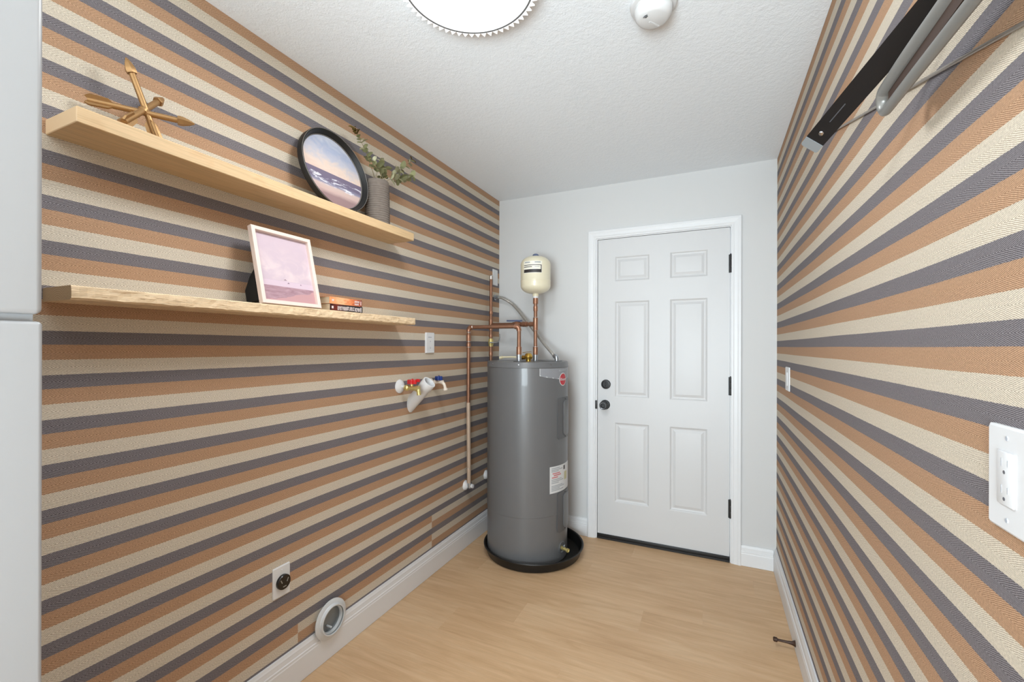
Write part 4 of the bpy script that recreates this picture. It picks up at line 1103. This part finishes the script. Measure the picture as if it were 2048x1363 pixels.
obj('duct_back', lathe(bmesh.new(), [(0, -0.0150), (0.0552, -0.0150), (0.0552, -0.0120), (0, -0.0120)], (xb, VY, VZ), (1, 0, 0), n=48), M_DUCTIN, vt)
obj('damper_bar', newbox(xb - 0.0115, xb + 0.016, VY - 0.012, VY - 0.006, VZ - 0.030, VZ - 0.024, bev=0.001), M_DUCT, vt)

# ------------------------------------------------------------------ door stop
tag(obj('door_stop', lathe(bmesh.new(), [(0, 0), (0.014, 0), (0.012, 0.004), (0.0075, 0.014), (0.0055, 0.030), (0.0050, 0.060), (0.0055, 0.066), (0.0095, 0.068), (0.0100, 0.080), (0.007, 0.083), (0, 0.083)], (XR - 0.0158, 2.225, 0.034), (-1, 0.02, -0.03), n=20), M_BRONZE), 'dark bronze door stop screwed to the right baseboard', 'door stop')

# ------------------------------------------------------------------ wall mounted folding rack on the right wall
rk = thing('folding_rack', 'black and grey folding rack with rod on the upper right striped wall', 'rack', (XR, 0.85, 1.86))
F_ = Vector((-0.4182, 0.9083, 0)); R_ = Vector((0.9083, 0.4182, 0)); U_ = Vector((0, 0, 1))
pe = Vector((0.204, 1.194, 1.779)); pt = Vector((0.3445, 0.808, 1.880))
dirv = (pt - pe).normalized()
wv = (R_ * 0.757 - U_ * 0.653); wv = (wv - dirv * wv.dot(dirv)).normalized()
nv = dirv.cross(wv).normalized()
def bar_poly(s0, s1, hw, th, r, off=0.0, name='arm', m=None, par=None, round_start=True):
    bm = bmesh.new(); pts = []
    n = 8
    if round_start:
        for k in range(n + 1):
            a = PI / 2 + PI * k / n
            pts.append((s0 + r + r * math.cos(a), (hw - r) * (1 if k < n / 2 else -1) + r * math.sin(a)))
    else: pts += [(s0, hw), (s0, -hw)]
    pts += [(s1, -hw), (s1, hw)]
    A = [bm.verts.new(pe + dirv * a + wv * b + nv * (off - th / 2)) for a, b in pts]; B = [bm.verts.new(pe + dirv * a + wv * b + nv * (off + th / 2)) for a, b in pts]
    for i in range(len(pts)):
        j = (i + 1) % len(pts); bm.faces.new((A[i], A[j], B[j], B[i]))
    bm.faces.new(A); bm.faces.new(B[::-1])
    return obj(name, bm, m, par, smooth=False)
arm = bar_poly(0.016, (pt - pe).length, 0.0205, 0.005, 0.01, name='arm', m=M_RACKBLK, par=rk, round_start=False)
bar_poly(-0.006, 0.018, 0.0205, 0.0085, 0.007, name='end_cap', m=M_RACKCAP, par=rk)
fs = 1 if nv.dot(-F_) > 0 else -1
obj('rivet', lathe(bmesh.new(), [(0, 0), (0.0055, 0), (0.0045, 0.002), (0, 0.003)], pe + dirv * 0.042 + nv * fs * 0.0025, nv * fs, n=16), M_CHROME, arm)
obj('arm_print', strap(bmesh.new(), pe + dirv * 0.075 + nv * fs * 0.0027 - wv * 0.002, pe + dirv * 0.125 + nv * fs * 0.0027 - wv * 0.002, wv * 0.0010, 0.0004), mat('arm_print_grey', (72, 72, 76), 0.6), arm, smooth=False)
# looped rail (U shaped, parallel to the wall)
lp = []
for p in ((0.290, 0.66, 1.782), (0.287, 0.80, 1.783), (0.285, 0.90, 1.784), (0.285, 0.985, 1.784)): lp.append(p)
for k in range(1, 8):
    a = PI / 2 - PI * k / 8; lp.append((0.285, 0.995 + 0.0195 * math.cos(a), 1.7645 + 0.0195 * math.sin(a)))
for p in ((0.285, 0.985, 1.745), (0.286, 0.90, 1.744), (0.288, 0.80, 1.743), (0.291, 0.66, 1.742)): lp.append(p)
obj('looped_rail', tube(bmesh.new(), lp, 0.0098, n=18, sub=4, rfun=lambda q: 0.0122 if q < 0.36 else (0.0085 if q > 0.64 else 0.0122 - 0.0037 * (q - 0.36) / 0.28)), M_RACKGREY, rk)
obj('rail_gap_fill', newbox(0.284, 0.288, 0.665, 0.985, 1.752, 1.776), M_BRONZE, rk, smooth=False)  # added dark sheet that colours in the gap between the two tubes
obj('wall_bracket', newbox(0.280, XR - 0.0005, 0.64, 0.69, 1.735, 1.90, bev=0.004), M_RACKGREY, rk)
obj('stay_rod', tube(bmesh.new(), [Vector((0.3415, 1.66, 1.993)), Vector((0.3415, 0.742, 1.711)), Vector((0.3415, 0.66, 1.686))], 0.0031, n=10), M_ROD, rk)
finish_cleanup()
